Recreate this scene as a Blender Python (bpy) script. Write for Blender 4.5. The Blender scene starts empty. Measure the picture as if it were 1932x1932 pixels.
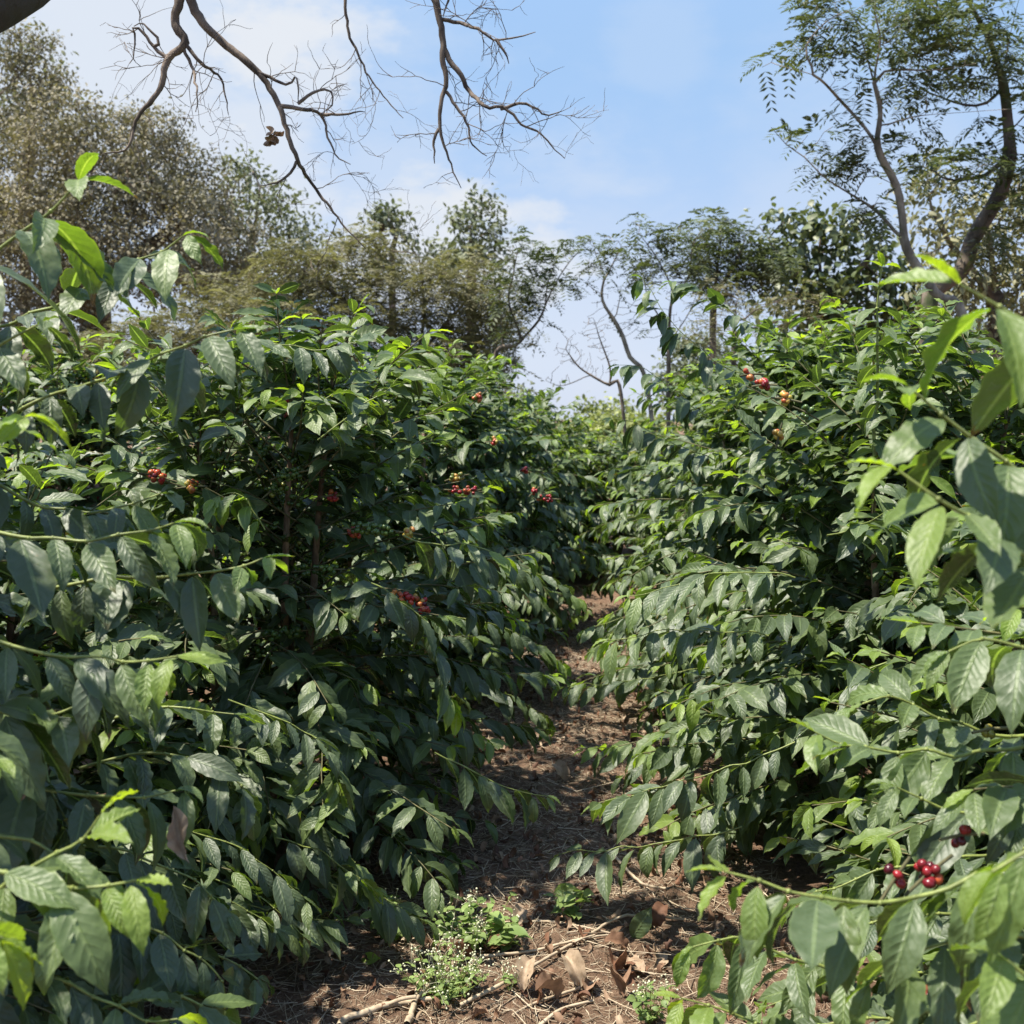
import bpy, math
import numpy as np
from math import radians, sin, cos, tan, pi

# ------------------------------------------------------------------ basics
sc = bpy.context.scene
COL = sc.collection
CAM_Z, PITCH, FOV = 1.6, radians(-5.15), radians(50)
F = 966 / tan(FOV / 2)
UP = np.array([0, 0, 1.0])

def P(px, py, Y):
    """world point seen at picture position (px,py of a 1932 square) at the distance Y in front of the viewer"""
    x, y = (px - 966) / F, (966 - py) / F
    d = np.array([x, cos(PITCH) - sin(PITCH) * y, sin(PITCH) + cos(PITCH) * y])
    return np.array([0, 0, CAM_Z]) + d * (Y / d[1])

def PL(pts):
    out, d = [], None
    for p in pts:
        if len(p) == 3: d = p[2]
        out.append(P(p[0], p[1], d))
    return np.array(out)

def nrm(v):
    v = np.asarray(v, float)
    return v / np.maximum(np.linalg.norm(v, axis=-1, keepdims=True), 1e-9)

def resample(pts, step):
    pts = np.asarray(pts, float)
    # Catmull-Rom smoothing, then even spacing
    if len(pts) > 2:
        e = np.vstack([2 * pts[0] - pts[1], pts, 2 * pts[-1] - pts[-2]])
        fine = []
        for i in range(1, len(e) - 2):
            t = np.linspace(0, 1, 9)[:-1, None]
            p0, p1, p2, p3 = e[i - 1], e[i], e[i + 1], e[i + 2]
            fine.append(.5 * (2 * p1 + (p2 - p0) * t + (2 * p0 - 5 * p1 + 4 * p2 - p3) * t ** 2 + (3 * p1 - p0 - 3 * p2 + p3) * t ** 3))
        pts = np.vstack(fine + [pts[-1:]])
    s = np.r_[0, np.cumsum(np.linalg.norm(np.diff(pts, axis=0), axis=1))]
    n = max(2, int(round(s[-1] / step)) + 1)
    q = np.linspace(0, s[-1], n)
    return np.stack([np.interp(q, s, pts[:, k]) for k in range(3)], 1)

class MB:
    """collects pieces and links them as ONE mesh object"""
    def __init__(s): s.v, s.f, s.uv, s.a, s.b, s.n = [], [], [], [], [], 0
    def add(s, v, f, uv=None, a=0.0, b=0.0):
        v = np.asarray(v, float).reshape(-1, 3); n = len(v)
        s.v.append(v); s.f.append(np.asarray(f, np.int64) + s.n); s.n += n
        s.uv.append(np.zeros((n, 2)) if uv is None else uv)
        s.a.append(np.broadcast_to(np.asarray(a, float), (n,))); s.b.append(np.broadcast_to(np.asarray(b, float), (n,)))
    def build(s, name, mat, parent=None, smooth=True, origin=None):
        if not s.v: return None
        v = np.vstack(s.v); f = np.vstack(s.f)
        if parent is not None:
            origin = np.zeros(3); q = parent
            while q is not None: origin = origin + np.array(q.location); q = q.parent
        elif origin is None: origin = np.zeros(3)
        v = v - np.asarray(origin)
        me = bpy.data.meshes.new(name)
        me.vertices.add(len(v)); me.vertices.foreach_set('co', v.astype(np.float32).ravel())
        k = f.shape[1]
        me.loops.add(f.size); me.loops.foreach_set('vertex_index', f.astype(np.int32).ravel())
        me.polygons.add(len(f)); me.polygons.foreach_set('loop_start', np.arange(0, f.size, k, dtype=np.int32))
        me.polygons.foreach_set('use_smooth', np.full(len(f), smooth))
        uv = np.vstack(s.uv)[f.ravel()]
        l = me.uv_layers.new(name='UVMap'); l.data.foreach_set('uv', uv.astype(np.float32).ravel())
        for nm, arr in (('age', s.a), ('rnd', s.b)):
            at = me.attributes.new(nm, 'FLOAT', 'POINT'); at.data.foreach_set('value', np.concatenate(arr).astype(np.float32))
        me.materials.append(mat); me.update(); me.validate()
        o = bpy.data.objects.new(name, me); COL.objects.link(o)
        if parent is not None: o.parent = parent
        else: o.location = tuple(origin)
        return o

def tag(o, label=None, cat=None, group=None, kind=None):
    if label: o['label'] = label
    if cat: o['category'] = cat
    if group: o['group'] = group
    if kind: o['kind'] = kind
    return o

def empty(name, loc, label, cat, group=None):
    o = bpy.data.objects.new(name, None); COL.objects.link(o); o.location = tuple(loc)
    o.empty_display_size = .1
    return tag(o, label, cat, group)

# ------------------------------------------------------------------ shape batches
def leaf_prof(t, p=.8, q=1.0):
    m = p / (p + q)
    x = np.clip((t - .68) / .32, 0, 1); drip = 1 - .42 * x * x * (3 - 2 * x)
    return (np.maximum(t, 1e-6) ** p) * (np.maximum(1 - t, 0) ** q) / (m ** p * (1 - m) ** q) * drip

def leaf_batch(B, D, N, L, W, nl, nw, rng, curl=.6, fold=.15, wave=.06, waves=4.5, p=.8, q=1.0):
    B, D, N = np.asarray(B, float), nrm(D), np.asarray(N, float)
    n = len(B); L = np.broadcast_to(L, n); W = np.broadcast_to(W, n)
    N = nrm(N - D * (N * D).sum(1, keepdims=True)); S = np.cross(D, N)
    c = np.broadcast_to(curl, n)[:, None] + 1e-4
    fo = np.broadcast_to(fold, n)[:, None, None]; wa = np.broadcast_to(wave, n)[:, None, None]
    t = np.linspace(0, 1, nl + 1); s = np.linspace(-1, 1, nw + 1)
    x = np.sin(c * t) / c * L[:, None]; z = (1 - np.cos(c * t)) / c * L[:, None]
    ph = rng.uniform(0, 2 * pi, (n, 1, 1))
    pr = leaf_prof(t, p, q)[None, :, None] * W[:, None, None] * .5
    rip = 1 + .035 * np.sin(2 * pi * waves * 1.3 * t[None, :, None] + ph * 2 + (s > 0) * 2.0)
    y = s[None, None, :] * pr * rip
    zo = fo * np.abs(y) + wa * W[:, None, None] * (s ** 2)[None, None, :] * np.sin(2 * pi * waves * t[None, :, None] + ph + (s > 0) * 1.4) * (pr > 0) * np.minimum(1, t * 5)[None, :, None]
    ct, st = np.cos(c * t), np.sin(c * t)
    Np = N[:, None, :] * ct[..., None] + D[:, None, :] * st[..., None]
    twist = rng.normal(0, .35, (n, 1)) * t
    Sp = S[:, None, :] * np.cos(twist)[..., None] + Np * np.sin(twist)[..., None]
    Nq = Np * np.cos(twist)[..., None] - S[:, None, :] * np.sin(twist)[..., None]
    axis = B[:, None, :] + D[:, None, :] * x[..., None] - N[:, None, :] * z[..., None]
    v = axis[:, :, None, :] + Sp[:, :, None, :] * y[..., None] + Nq[:, :, None, :] * zo[..., None]
    V = (nl + 1) * (nw + 1)
    i, j = np.meshgrid(np.arange(nl), np.arange(nw), indexing='ij')
    q0 = (i * (nw + 1) + j).ravel()
    q = np.stack([q0, q0 + nw + 1, q0 + nw + 2, q0 + 1], 1)
    f = (q[None] + (np.arange(n) * V)[:, None, None]).reshape(-1, 4)
    uv = np.stack(np.broadcast_arrays((s[None, :] + 1) / 2, t[:, None]), -1).reshape(1, V, 2)
    uv = np.broadcast_to(uv, (n, V, 2)).reshape(-1, 2)
    return v.reshape(-1, 3), f, uv, V

def tube(pts, rad, sides=6, cap=True):
    pts = np.asarray(pts, float); n = len(pts); rad = np.broadcast_to(rad, n)
    T = np.gradient(pts, axis=0); T = nrm(T)
    a = np.array([0, 0, 1.0]) if abs(T[0][2]) < .9 else np.array([1.0, 0, 0])
    U = np.zeros_like(pts); u = nrm(a - T[0] * (a @ T[0]))
    for i in range(n):
        u = u - T[i] * (u @ T[i]); u = u / max(np.linalg.norm(u), 1e-9); U[i] = u
    Wv = np.cross(T, U)
    th = np.linspace(0, 2 * pi, sides, endpoint=False)
    v = pts[:, None, :] + rad[:, None, None] * (U[:, None, :] * np.cos(th)[None, :, None] + Wv[:, None, :] * np.sin(th)[None, :, None])
    i, j = np.meshgrid(np.arange(n - 1), np.arange(sides), indexing='ij')
    f = np.stack([i * sides + j, i * sides + (j + 1) % sides, (i + 1) * sides + (j + 1) % sides, (i + 1) * sides + j], -1).reshape(-1, 4)
    s = np.r_[0, np.cumsum(np.linalg.norm(np.diff(pts, axis=0), axis=1))]
    uv = np.stack(np.broadcast_arrays(th[None, :] / (2 * pi), s[:, None]), -1).reshape(-1, 2)
    return v.reshape(-1, 3), f, uv

def straws(A, Bp, r, rng, bend=.1):
    """many thin bent sticks, three-sided, two segments each"""
    n = len(A); d = nrm(Bp - A); L = np.linalg.norm(Bp - A, axis=1)
    a = np.where(np.abs(d[:, 2:3]) < .9, np.array([[0, 0, 1.0]]), np.array([[1.0, 0, 0]]))
    u = nrm(np.cross(d, a)); w = np.cross(d, u)
    M = (A + Bp) / 2 + (u * rng.normal(0, bend, (n, 1)) + w * np.abs(rng.normal(0, bend, (n, 1)))) * L[:, None]
    r = np.broadcast_to(r, n)
    th = np.array([0, 2.094, 4.189]); rings = []
    for c, k in ((A, 1), (M, .9), (Bp, .5)):
        rings.append(c[:, None, :] + (r * k)[:, None, None] * (u[:, None, :] * np.cos(th)[None, :, None] + w[:, None, :] * np.sin(th)[None, :, None]))
    v = np.stack(rings, 1).reshape(-1, 3)
    q = []
    for i in range(2):
        for j in range(3): q.append([i * 3 + j, i * 3 + (j + 1) % 3, i * 3 + 3 + (j + 1) % 3, i * 3 + 3 + j])
    f = (np.array(q)[None] + (np.arange(n) * 9)[:, None, None]).reshape(-1, 4)
    return v, f, 9

def balls(C, r, rng, rings=6, segs=9, stretch=1.15):
    n = len(C); r = np.broadcast_to(r, n)
    ph = np.linspace(0.02, pi - .02, rings + 1); th = np.linspace(0, 2 * pi, segs, endpoint=False)
    loc = np.stack(np.broadcast_arrays(np.sin(ph)[:, None] * np.cos(th), np.sin(ph)[:, None] * np.sin(th), np.cos(ph)[:, None] * stretch), -1).reshape(-1, 3)
    ax = nrm(rng.normal(size=(n, 3))); h = nrm(np.cross(ax, rng.normal(size=(n, 3)))); k = np.cross(ax, h)
    v = C[:, None, :] + r[:, None, None] * (loc[None, :, 0:1] * h[:, None] + loc[None, :, 1:2] * k[:, None] + loc[None, :, 2:3] * ax[:, None])
    i, j = np.meshgrid(np.arange(rings), np.arange(segs), indexing='ij')
    q = np.stack([i * segs + j, (i + 1) * segs + j, (i + 1) * segs + (j + 1) % segs, i * segs + (j + 1) % segs], -1).reshape(-1, 4)
    V = (rings + 1) * segs
    f = (q[None] + (np.arange(n) * V)[:, None, None]).reshape(-1, 4)
    uv = np.stack(np.broadcast_arrays(th[None] / 6.283, ph[:, None] / pi), -1).reshape(-1, 2)
    return v.reshape(-1, 3), f, np.tile(uv, (n, 1)), V

# ------------------------------------------------------------------ materials
class NT:
    def __init__(s, name):
        s.m = bpy.data.materials.new(name); s.m.use_nodes = True; s.t = s.m.node_tree; s.t.nodes.clear()
        s.out = s.n('ShaderNodeOutputMaterial')
    def n(s, t, **k):
        x = s.t.nodes.new(t)
        for a, b in k.items(): setattr(x, a, b)
        return x
    def set(s, sock, val):
        if isinstance(val, bpy.types.NodeSocket): s.t.links.new(val, sock)
        elif val is not None: sock.default_value = val
    def math(s, op, a, b=None, c=None, clamp=False):
        x = s.n('ShaderNodeMath', operation=op); x.use_clamp = clamp
        for i, q in enumerate((a, b, c)):
            if q is not None: s.set(x.inputs[i], q)
        return x.outputs[0]
    def smooth(s, v, lo, hi, a=0., b=1.):
        x = s.n('ShaderNodeMapRange', interpolation_type='SMOOTHSTEP')
        s.set(x.inputs[0], v); s.set(x.inputs[1], lo); s.set(x.inputs[2], hi); s.set(x.inputs[3], a); s.set(x.inputs[4], b)
        return x.outputs[0]
    def mix(s, f, a, b, mode='MIX'):
        x = s.n('ShaderNodeMix', data_type='RGBA', blend_type=mode)
        s.set(x.inputs[0], f); s.set(x.inputs[6], c4(a)); s.set(x.inputs[7], c4(b)); return x.outputs[2]
    def ramp(s, f, stops):
        x = s.n('ShaderNodeValToRGB'); e = x.color_ramp.elements
        while len(e) < len(stops): e.new(.5)
        for q, (p, c) in zip(e, stops): q.position = p; q.color = c4(c)
        s.set(x.inputs[0], f); return x.outputs[0]
    def attr(s, name): return s.n('ShaderNodeAttribute', attribute_name=name).outputs['Fac']
    def noise(s, vec, scale, detail=4, rough=.55, dim='3D', w=None):
        x = s.n('ShaderNodeTexNoise', noise_dimensions=dim)
        if vec is not None: s.set(x.inputs['Vector'], vec)
        if w is not None: s.set(x.inputs['W'], w)
        s.set(x.inputs['Scale'], scale); s.set(x.inputs['Detail'], detail); s.set(x.inputs['Roughness'], rough); return x.outputs['Fac']
    def bump(s, h, strength, dist):
        x = s.n('ShaderNodeBump'); s.set(x.inputs['Strength'], strength); s.set(x.inputs['Distance'], dist); s.set(x.inputs['Height'], h); return x.outputs[0]
    def principled(s, col, rough, spec=.5, normal=None):
        x = s.n('ShaderNodeBsdfPrincipled'); s.set(x.inputs['Base Color'], c4(col)); s.set(x.inputs['Roughness'], rough)
        s.set(x.inputs['Specular IOR Level'], spec)
        if normal is not None: s.set(x.inputs['Normal'], normal)
        return x.outputs[0]
    def end(s, sh): s.t.links.new(sh, s.out.inputs[0]); return s.m

def c4(c): return c if isinstance(c, bpy.types.NodeSocket) or c is None or len(c) == 4 else (*c, 1.0)

def coffee_leaf():
    k = NT('coffee_leaf')
    uv = k.n('ShaderNodeTexCoord').outputs['UV']; sp = k.n('ShaderNodeSeparateXYZ'); k.set(sp.inputs[0], uv)
    u, v = sp.outputs[0], sp.outputs[1]
    age, rnd = k.attr('age'), k.attr('rnd')
    s = k.math('MULTIPLY', k.math('ABSOLUTE', k.math('SUBTRACT', u, .5)), 2.0)
    mid = k.smooth(s, .05, .13, 1, 0)
    ph = k.math('SUBTRACT', k.math('MULTIPLY', v, 9.5), k.math('MULTIPLY', s, 1.9))
    sn = k.math('ABSOLUTE', k.math('SINE', k.math('MULTIPLY', ph, pi)))
    vein = k.math('MULTIPLY', k.smooth(sn, .0, .2, 1, 0), k.smooth(s, .75, 1.0, 1, 0))
    base = k.ramp(age, [(0, (.035, .052, .025)), (.3, (.066, .096, .036)), (.6, (.14, .22, .034)), (1, (.28, .39, .036))])
    rv = k.math('ADD', .68, k.math('MULTIPLY', rnd, .65))
    vm = k.n('ShaderNodeVectorMath', operation='SCALE'); k.set(vm.inputs[0], base); k.set(vm.inputs[3], rv)
    obj = k.n('ShaderNodeTexCoord').outputs['Object']
    blot = k.noise(obj, 34, 3)
    base = k.mix(k.smooth(blot, .35, .75, 0, .35), vm.outputs[0], (.055, .075, .04))
    base = k.mix(k.math('MULTIPLY', vein, .13), base, k.mix(age, (.075, .12, .05), (.30, .40, .08)))
    base = k.mix(k.math('MULTIPLY', mid, .9), base, k.mix(age, (.24, .31, .14), (.36, .46, .12)))
    edge = k.math('MULTIPLY', k.smooth(s, .86, .99), k.math('ADD', .25, k.math('MULTIPLY', age, .5)))
    base = k.mix(edge, base, (.25, .33, .06))
    comb = k.n('ShaderNodeCombineXYZ'); k.set(comb.inputs[0], u); k.set(comb.inputs[1], k.math('MULTIPLY', v, 2.2)); k.set(comb.inputs[2], k.math('MULTIPLY', rnd, 37.))
    speck = k.math('MULTIPLY', k.smooth(k.noise(comb.outputs[0], 26, 2, .6), .69, .74), k.smooth(rnd, .45, .6))
    base = k.mix(k.math('MULTIPLY', speck, .55), base, (.34, .36, .30))
    spot = k.math('MULTIPLY', k.smooth(k.noise(comb.outputs[0], 5.5, 3, .6), .68, .71), k.smooth(rnd, .12, .3, 1, 0))
    tipn = k.math('ADD', v, k.math('MULTIPLY', k.noise(comb.outputs[0], 6., 3), .3))
    spot = k.math('MAXIMUM', spot, k.math('MULTIPLY', k.smooth(tipn, 1.02, 1.06), k.smooth(rnd, .80, .86)))
    base = k.mix(spot, base, (.17, .09, .03))
    back = k.n('ShaderNodeNewGeometry').outputs['Backfacing']
    base = k.mix(k.math('MULTIPLY', back, .7), base, k.mix(age, (.065, .10, .045), (.20, .29, .05)))
    h = k.math('ADD', k.math('MULTIPLY', k.math('POWER', sn, .7), k.smooth(s, .0, .95, 1, .2)), k.math('MULTIPLY', mid, -.8))
    nb = k.bump(k.math('ADD', k.math('MULTIPLY', h, k.math('ADD', .35, k.math('MULTIPLY', rnd, .65))), k.math('MULTIPLY', k.noise(comb.outputs[0], 2.2, 2), 3.0)), .75, .0016)
    dust = k.noise(comb.outputs[0], 7, 4)
    rough = k.math('ADD', k.math('ADD', .13, k.math('MULTIPLY', dust, .24)), k.math('MULTIPLY', back, .28))
    pb = k.principled(base, rough, .8, nb)
    tr = k.n('ShaderNodeBsdfTranslucent')
    k.set(tr.inputs[0], k.mix(1.0, base, k.mix(age, (1.9, 2.3, .55), (2.0, 2.0, .5)), 'MULTIPLY')); k.set(tr.inputs['Normal'], nb)
    ms = k.n('ShaderNodeMixShader'); k.set(ms.inputs[0], k.math('ADD', .24, k.math('MULTIPLY', age, .22)))
    k.set(ms.inputs[1], pb); k.set(ms.inputs[2], tr.outputs[0])
    return k.end(ms.outputs[0])

def tree_leaf(name, dark, light, trans=.25, rough=.5, spec=.35):
    k = NT(name); age, rnd = k.attr('age'), k.attr('rnd')
    base = k.mix(age, dark, light)
    vm = k.n('ShaderNodeVectorMath', operation='SCALE'); k.set(vm.inputs[0], base); k.set(vm.inputs[3], k.math('ADD', .8, k.math('MULTIPLY', rnd, .4)))
    obj = k.n('ShaderNodeTexCoord').outputs['Object']
    col = k.mix(k.smooth(k.noise(obj, 1.1, 2), .4, .65, 0, .45), vm.outputs[0], k.mix(.5, dark, (.09, .085, .05)))
    pb = k.principled(col, rough, spec)
    tr = k.n('ShaderNodeBsdfTranslucent'); k.set(tr.inputs[0], k.mix(1.0, col, (1.5, 1.6, .8, 1), 'MULTIPLY'))
    ms = k.n('ShaderNodeMixShader'); k.set(ms.inputs[0], trans); k.set(ms.inputs[1], pb); k.set(ms.inputs[2], tr.outputs[0])
    return k.end(ms.outputs[0])

def bark(name, a, b, scale=18, bump=.01, stretch=.35, moss=None):
    k = NT(name); obj = k.n('ShaderNodeTexCoord').outputs['Object']
    mp = k.n('ShaderNodeMapping'); k.set(mp.inputs[0], obj); mp.inputs[3].default_value = (1, 1, stretch)
    n1 = k.noise(mp.outputs[0], scale, 6, .65); n2 = k.noise(obj, scale * .22, 4)
    col = k.mix(k.smooth(n1, .3, .7), a, b)
    col = k.mix(k.smooth(n2, .45, .62, 0, .6), col, tuple(min(1, x * 1.7) for x in b))
    if moss: col = k.mix(k.smooth(k.noise(obj, scale * .16, 5), .48, .58, 0, .8), col, moss)
    return k.end(k.principled(col, .85, .25, k.bump(n1, .9, bump)))

def fruit():
    k = NT('coffee_cherry'); age, rnd = k.attr('age'), k.attr('rnd')
    col = k.ramp(age, [(0, (.045, .085, .022)), (.28, (.10, .16, .03)), (.45, (.38, .30, .05)), (.6, (.48, .15, .04)), (.75, (.32, .020, .022)), (1, (.07, .006, .012))])
    vm = k.n('ShaderNodeVectorMath', operation='SCALE'); k.set(vm.inputs[0], col); k.set(vm.inputs[3], k.math('ADD', .7, k.math('MULTIPLY', rnd, .6)))
    uv = k.n('ShaderNodeTexCoord').outputs['UV']; sp = k.n('ShaderNodeSeparateXYZ'); k.set(sp.inputs[0], uv)
    col = k.mix(k.smooth(sp.outputs[1], .90, .96, 0, .8), vm.outputs[0], (.06, .045, .02))
    return k.end(k.principled(col, .25, .5))

def soil():
    k = NT('path_soil'); obj = k.n('ShaderNodeTexCoord').outputs['Object']
    n1, n2, n3 = k.noise(obj, 3.2, 5), k.noise(obj, 42, 6, .7), k.noise(obj, 140, 4, .7)
    col = k.ramp(n2, [(.25, (.075, .050, .034)), (.5, (.165, .104, .068)), (.72, (.32, .225, .15))])
    col = k.mix(k.smooth(n1, .4, .65, 0, .55), col, (.20, .12, .075))
    col = k.mix(k.smooth(n3, .62, .72, 0, .7), col, (.46, .37, .26))
    h = k.math('ADD', n2, k.math('MULTIPLY', n3, .5))
    return k.end(k.principled(col, .92, .2, k.bump(h, 1., .02)))

def dry(name, stops, rough=.7, spec=.25, trans=0.):
    k = NT(name); rnd, age = k.attr('rnd'), k.attr('age')
    obj = k.n('ShaderNodeTexCoord').outputs['Object']
    col = k.ramp(rnd, stops)
    col = k.mix(k.smooth(k.noise(obj, 60, 4), .4, .7, 0, .5), col, k.mix(1., col, (.45, .4, .35, 1), 'MULTIPLY'))
    pb = k.principled(col, rough, spec)
    if trans:
        tr = k.n('ShaderNodeBsdfTranslucent'); k.set(tr.inputs[0], col)
        ms = k.n('ShaderNodeMixShader'); k.set(ms.inputs[0], trans); k.set(ms.inputs[1], pb); k.set(ms.inputs[2], tr.outputs[0]); pb = ms.outputs[0]
    return k.end(pb)

def plain(name, col, rough=.6, spec=.4):
    k = NT(name); obj = k.n('ShaderNodeTexCoord').outputs['Object']
    c = k.mix(k.smooth(k.noise(obj, 55, 4), .35, .7), tuple(x * .7 for x in col), tuple(x * 1.25 for x in col))
    return k.end(k.principled(c, rough, spec))

M_LEAF = coffee_leaf()
M_TWIG = plain('green_twig', (.20, .24, .06), .45)
M_STEM = bark('coffee_stem', (.10, .062, .038), (.27, .19, .12), 40, .004, .25)
M_BRANCH = bark('coffee_branch', (.060, .060, .028), (.13, .12, .06), 60, .002, .3)
M_FRUIT = fruit()
M_SOIL = soil()
M_DEAD = dry('dead_leaf', [(0, (.085, .045, .030)), (.35, (.19, .095, .055)), (.65, (.30, .195, .125)), (.85, (.42, .32, .22)), (1, (.17, .125, .095))], trans=.12)
M_STRAW = dry('dry_twig', [(0, (.14, .105, .075)), (.4, (.32, .25, .175)), (.75, (.48, .39, .275)), (1, (.62, .53, .39))])
M_WEED = tree_leaf('weed_leaf', (.12, .19, .05), (.27, .36, .12), .3)
M_FLOWER = plain('weed_flower', (.62, .62, .42), .7)
M_BARE = bark('bare_bark', (.04, .031, .024), (.17, .135, .105), 30, .006, .3)
M_LIMB = bark('old_limb_bark', (.014, .011, .009), (.055, .043, .034), 16, .03, .4, (.075, .068, .055))
M_SLIM = bark('slim_bark', (.12, .10, .075), (.27, .225, .17), 22, .006, .3)
M_MOSSY = bark('mossy_bark', (.04, .032, .024), (.13, .105, .08), 14, .02, .4, (.05, .085, .022))
M_BARK = bark('tree_bark', (.055, .042, .032), (.17, .135, .10), 16, .01, .3)
M_DUSTY = tree_leaf('dusty_leaf', (.125, .125, .085), (.34, .30, .205), .15, .7, .2)
M_OLIVE = tree_leaf('olive_frond', (.13, .128, .07), (.28, .262, .155), .25, .65, .2)
M_FEATHER = tree_leaf('feather_frond', (.045, .066, .032), (.145, .17, .072), .3, .5, .3)
M_GREY = tree_leaf('grey_green_leaf', (.10, .125, .075), (.22, .24, .14), .2, .6, .25)
M_BROAD = tree_leaf('broad_leaf', (.045, .072, .030), (.17, .20, .08), .22, .45, .4)
M_LIGHT = tree_leaf('light_crown', (.16, .20, .07), (.36, .39, .15), .25, .55, .3)
M_CREAM = tree_leaf('cream_green_leaf', (.15, .155, .080), (.40, .375, .22), .2, .55, .3)

# ------------------------------------------------------------------ the path between the rows
CY = np.array([0, 2.3, 2.8, 3.3, 4.0, 5.0, 6.5, 8.0, 9.5, 12, 20])
CL = np.array([-.75, -.72, -.66, -.30, .02, .16, .40, .62, .85, 1.1, 1.7])
CR = np.array([.55, .47, .42, .42, .30, .34, .54, .76, .75, .8, 1.3])
def allowed(p, side):
    x, y = p[0], p[1]
    if y < .85: return False
    z = p[2]
    # the twigs of the two rows reach over the path here and there, and close over it farther on
    w = .13 * sin(4.1 * y + 6.3 * z + side) + .11 * sin(9.7 * z - 5.2 * y + 2 * side) + .07 * sin(17. * y + 11. * z)
    c = np.clip((y - 4.7) / .9, 0, 1) * np.clip((z - .14) / .2, 0, 1) * .5 + (.6 if y > 8.2 else 0)
    if y < 2.5: w = 0
    if side < 0: return x < np.interp(y, CY, CL) + w + c and not (y < 2.5 and x > -.315 * y)
    return x > np.interp(y, CY, CR) + w - c and not (y < 2.5 and x < .365 * y)

HGT_SEED = np.random.default_rng(5).uniform(-3, 3, (26, 4))
def ground_z(x, y):
    z = np.zeros(np.broadcast(x, y).shape)
    for i, (a, b, c, d) in enumerate(HGT_SEED):
        fr = 1.5 + i * .55
        z = z + .022 / fr * 1.5 * np.sin(fr * (a * x + b * y) / 2.2 + c * 3) 
    r = np.hypot(x, y); return z * np.clip(1.6 - r / 25, 0, 1)

# gaps in the leaf cover where fruit or bare stems show: start point, end point, radius
GAPS = []
def gap(p, r, towards=.5):
    c = np.array([0, 0, CAM_Z]); d = nrm(c - p); GAPS.append((p + d * .02, p + d * towards, r))
def in_gap(Q):
    m = np.zeros(len(Q), bool)
    for a, b, r in GAPS:
        ab = b - a; t = np.clip(((Q - a) @ ab) / (ab @ ab), 0, 1)
        m |= np.linalg.norm(Q - (a + t[:, None] * ab), axis=1) < r
    return m

def build_leaves(mb, recs, lod, rng, cull=True):
    """recs: rows of base3, dir3, normal3, length, age"""
    R = np.array(recs)
    if len(R) == 0: return
    if cull:
        R = R[~in_gap(R[:, :3] + R[:, 3:6] * R[:, 9:10] * .5)]
    n = len(R)
    nl, nw = {0: (18, 6), 1: (12, 4), 2: (6, 2), 3: (4, 2)}[lod]
    L = R[:, 9]; W = L * rng.uniform(.32, .42, n)
    v, f, uv, V = leaf_batch(R[:, :3], R[:, 3:6], R[:, 6:9], L, W, nl, nw, rng, curl=rng.normal(.8, .38, n), fold=rng.uniform(.08, .5, n), wave=rng.uniform(.015, .085, n), waves=rng.choice([3.5, 4.5, 5.5]))
    mb.add(v, f, uv, np.repeat(R[:, 10], V), np.repeat(rng.uniform(0, 1, n), V))

def leaf_pair(out, p, T, rng, L, age, down, up=UP, facing=None, skip=.06):
    side = nrm(np.cross(T, up) + 1e-6)
    for s in (-1, 1):
        if rng.random() < skip: continue
        d = side * s * rng.uniform(.6, 1.0) + T * rng.uniform(.3, .95) - UP * (down * rng.uniform(.5, 1.5) - .15) + rng.normal(0, .2, 3)
        d = d / np.linalg.norm(d)
        n = up * .9 + side * s * rng.uniform(.0, .45) * min(1, down * 1.5) + T * .15 + rng.normal(0, .3, 3)
        if facing is not None: n = n + facing * rng.uniform(0, .35)
        out.append([*(p + d * .008), *d, *n, L * rng.uniform(.8, 1.18), min(1, max(0, age + rng.normal(0, .07)))])

def cluster_points(p, T, rng, n, spread=.018, r=.0075):
    pts = []
    a = nrm(np.cross(T, rng.normal(size=3))); b = np.cross(T, a)
    for i in range(n):
        th = rng.uniform(0, 2 * pi)
        pts.append(p + (a * cos(th) + b * sin(th)) * rng.uniform(.6, 1.15) * spread + T * rng.normal(0, spread * .55))
    return np.array(pts)

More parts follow.
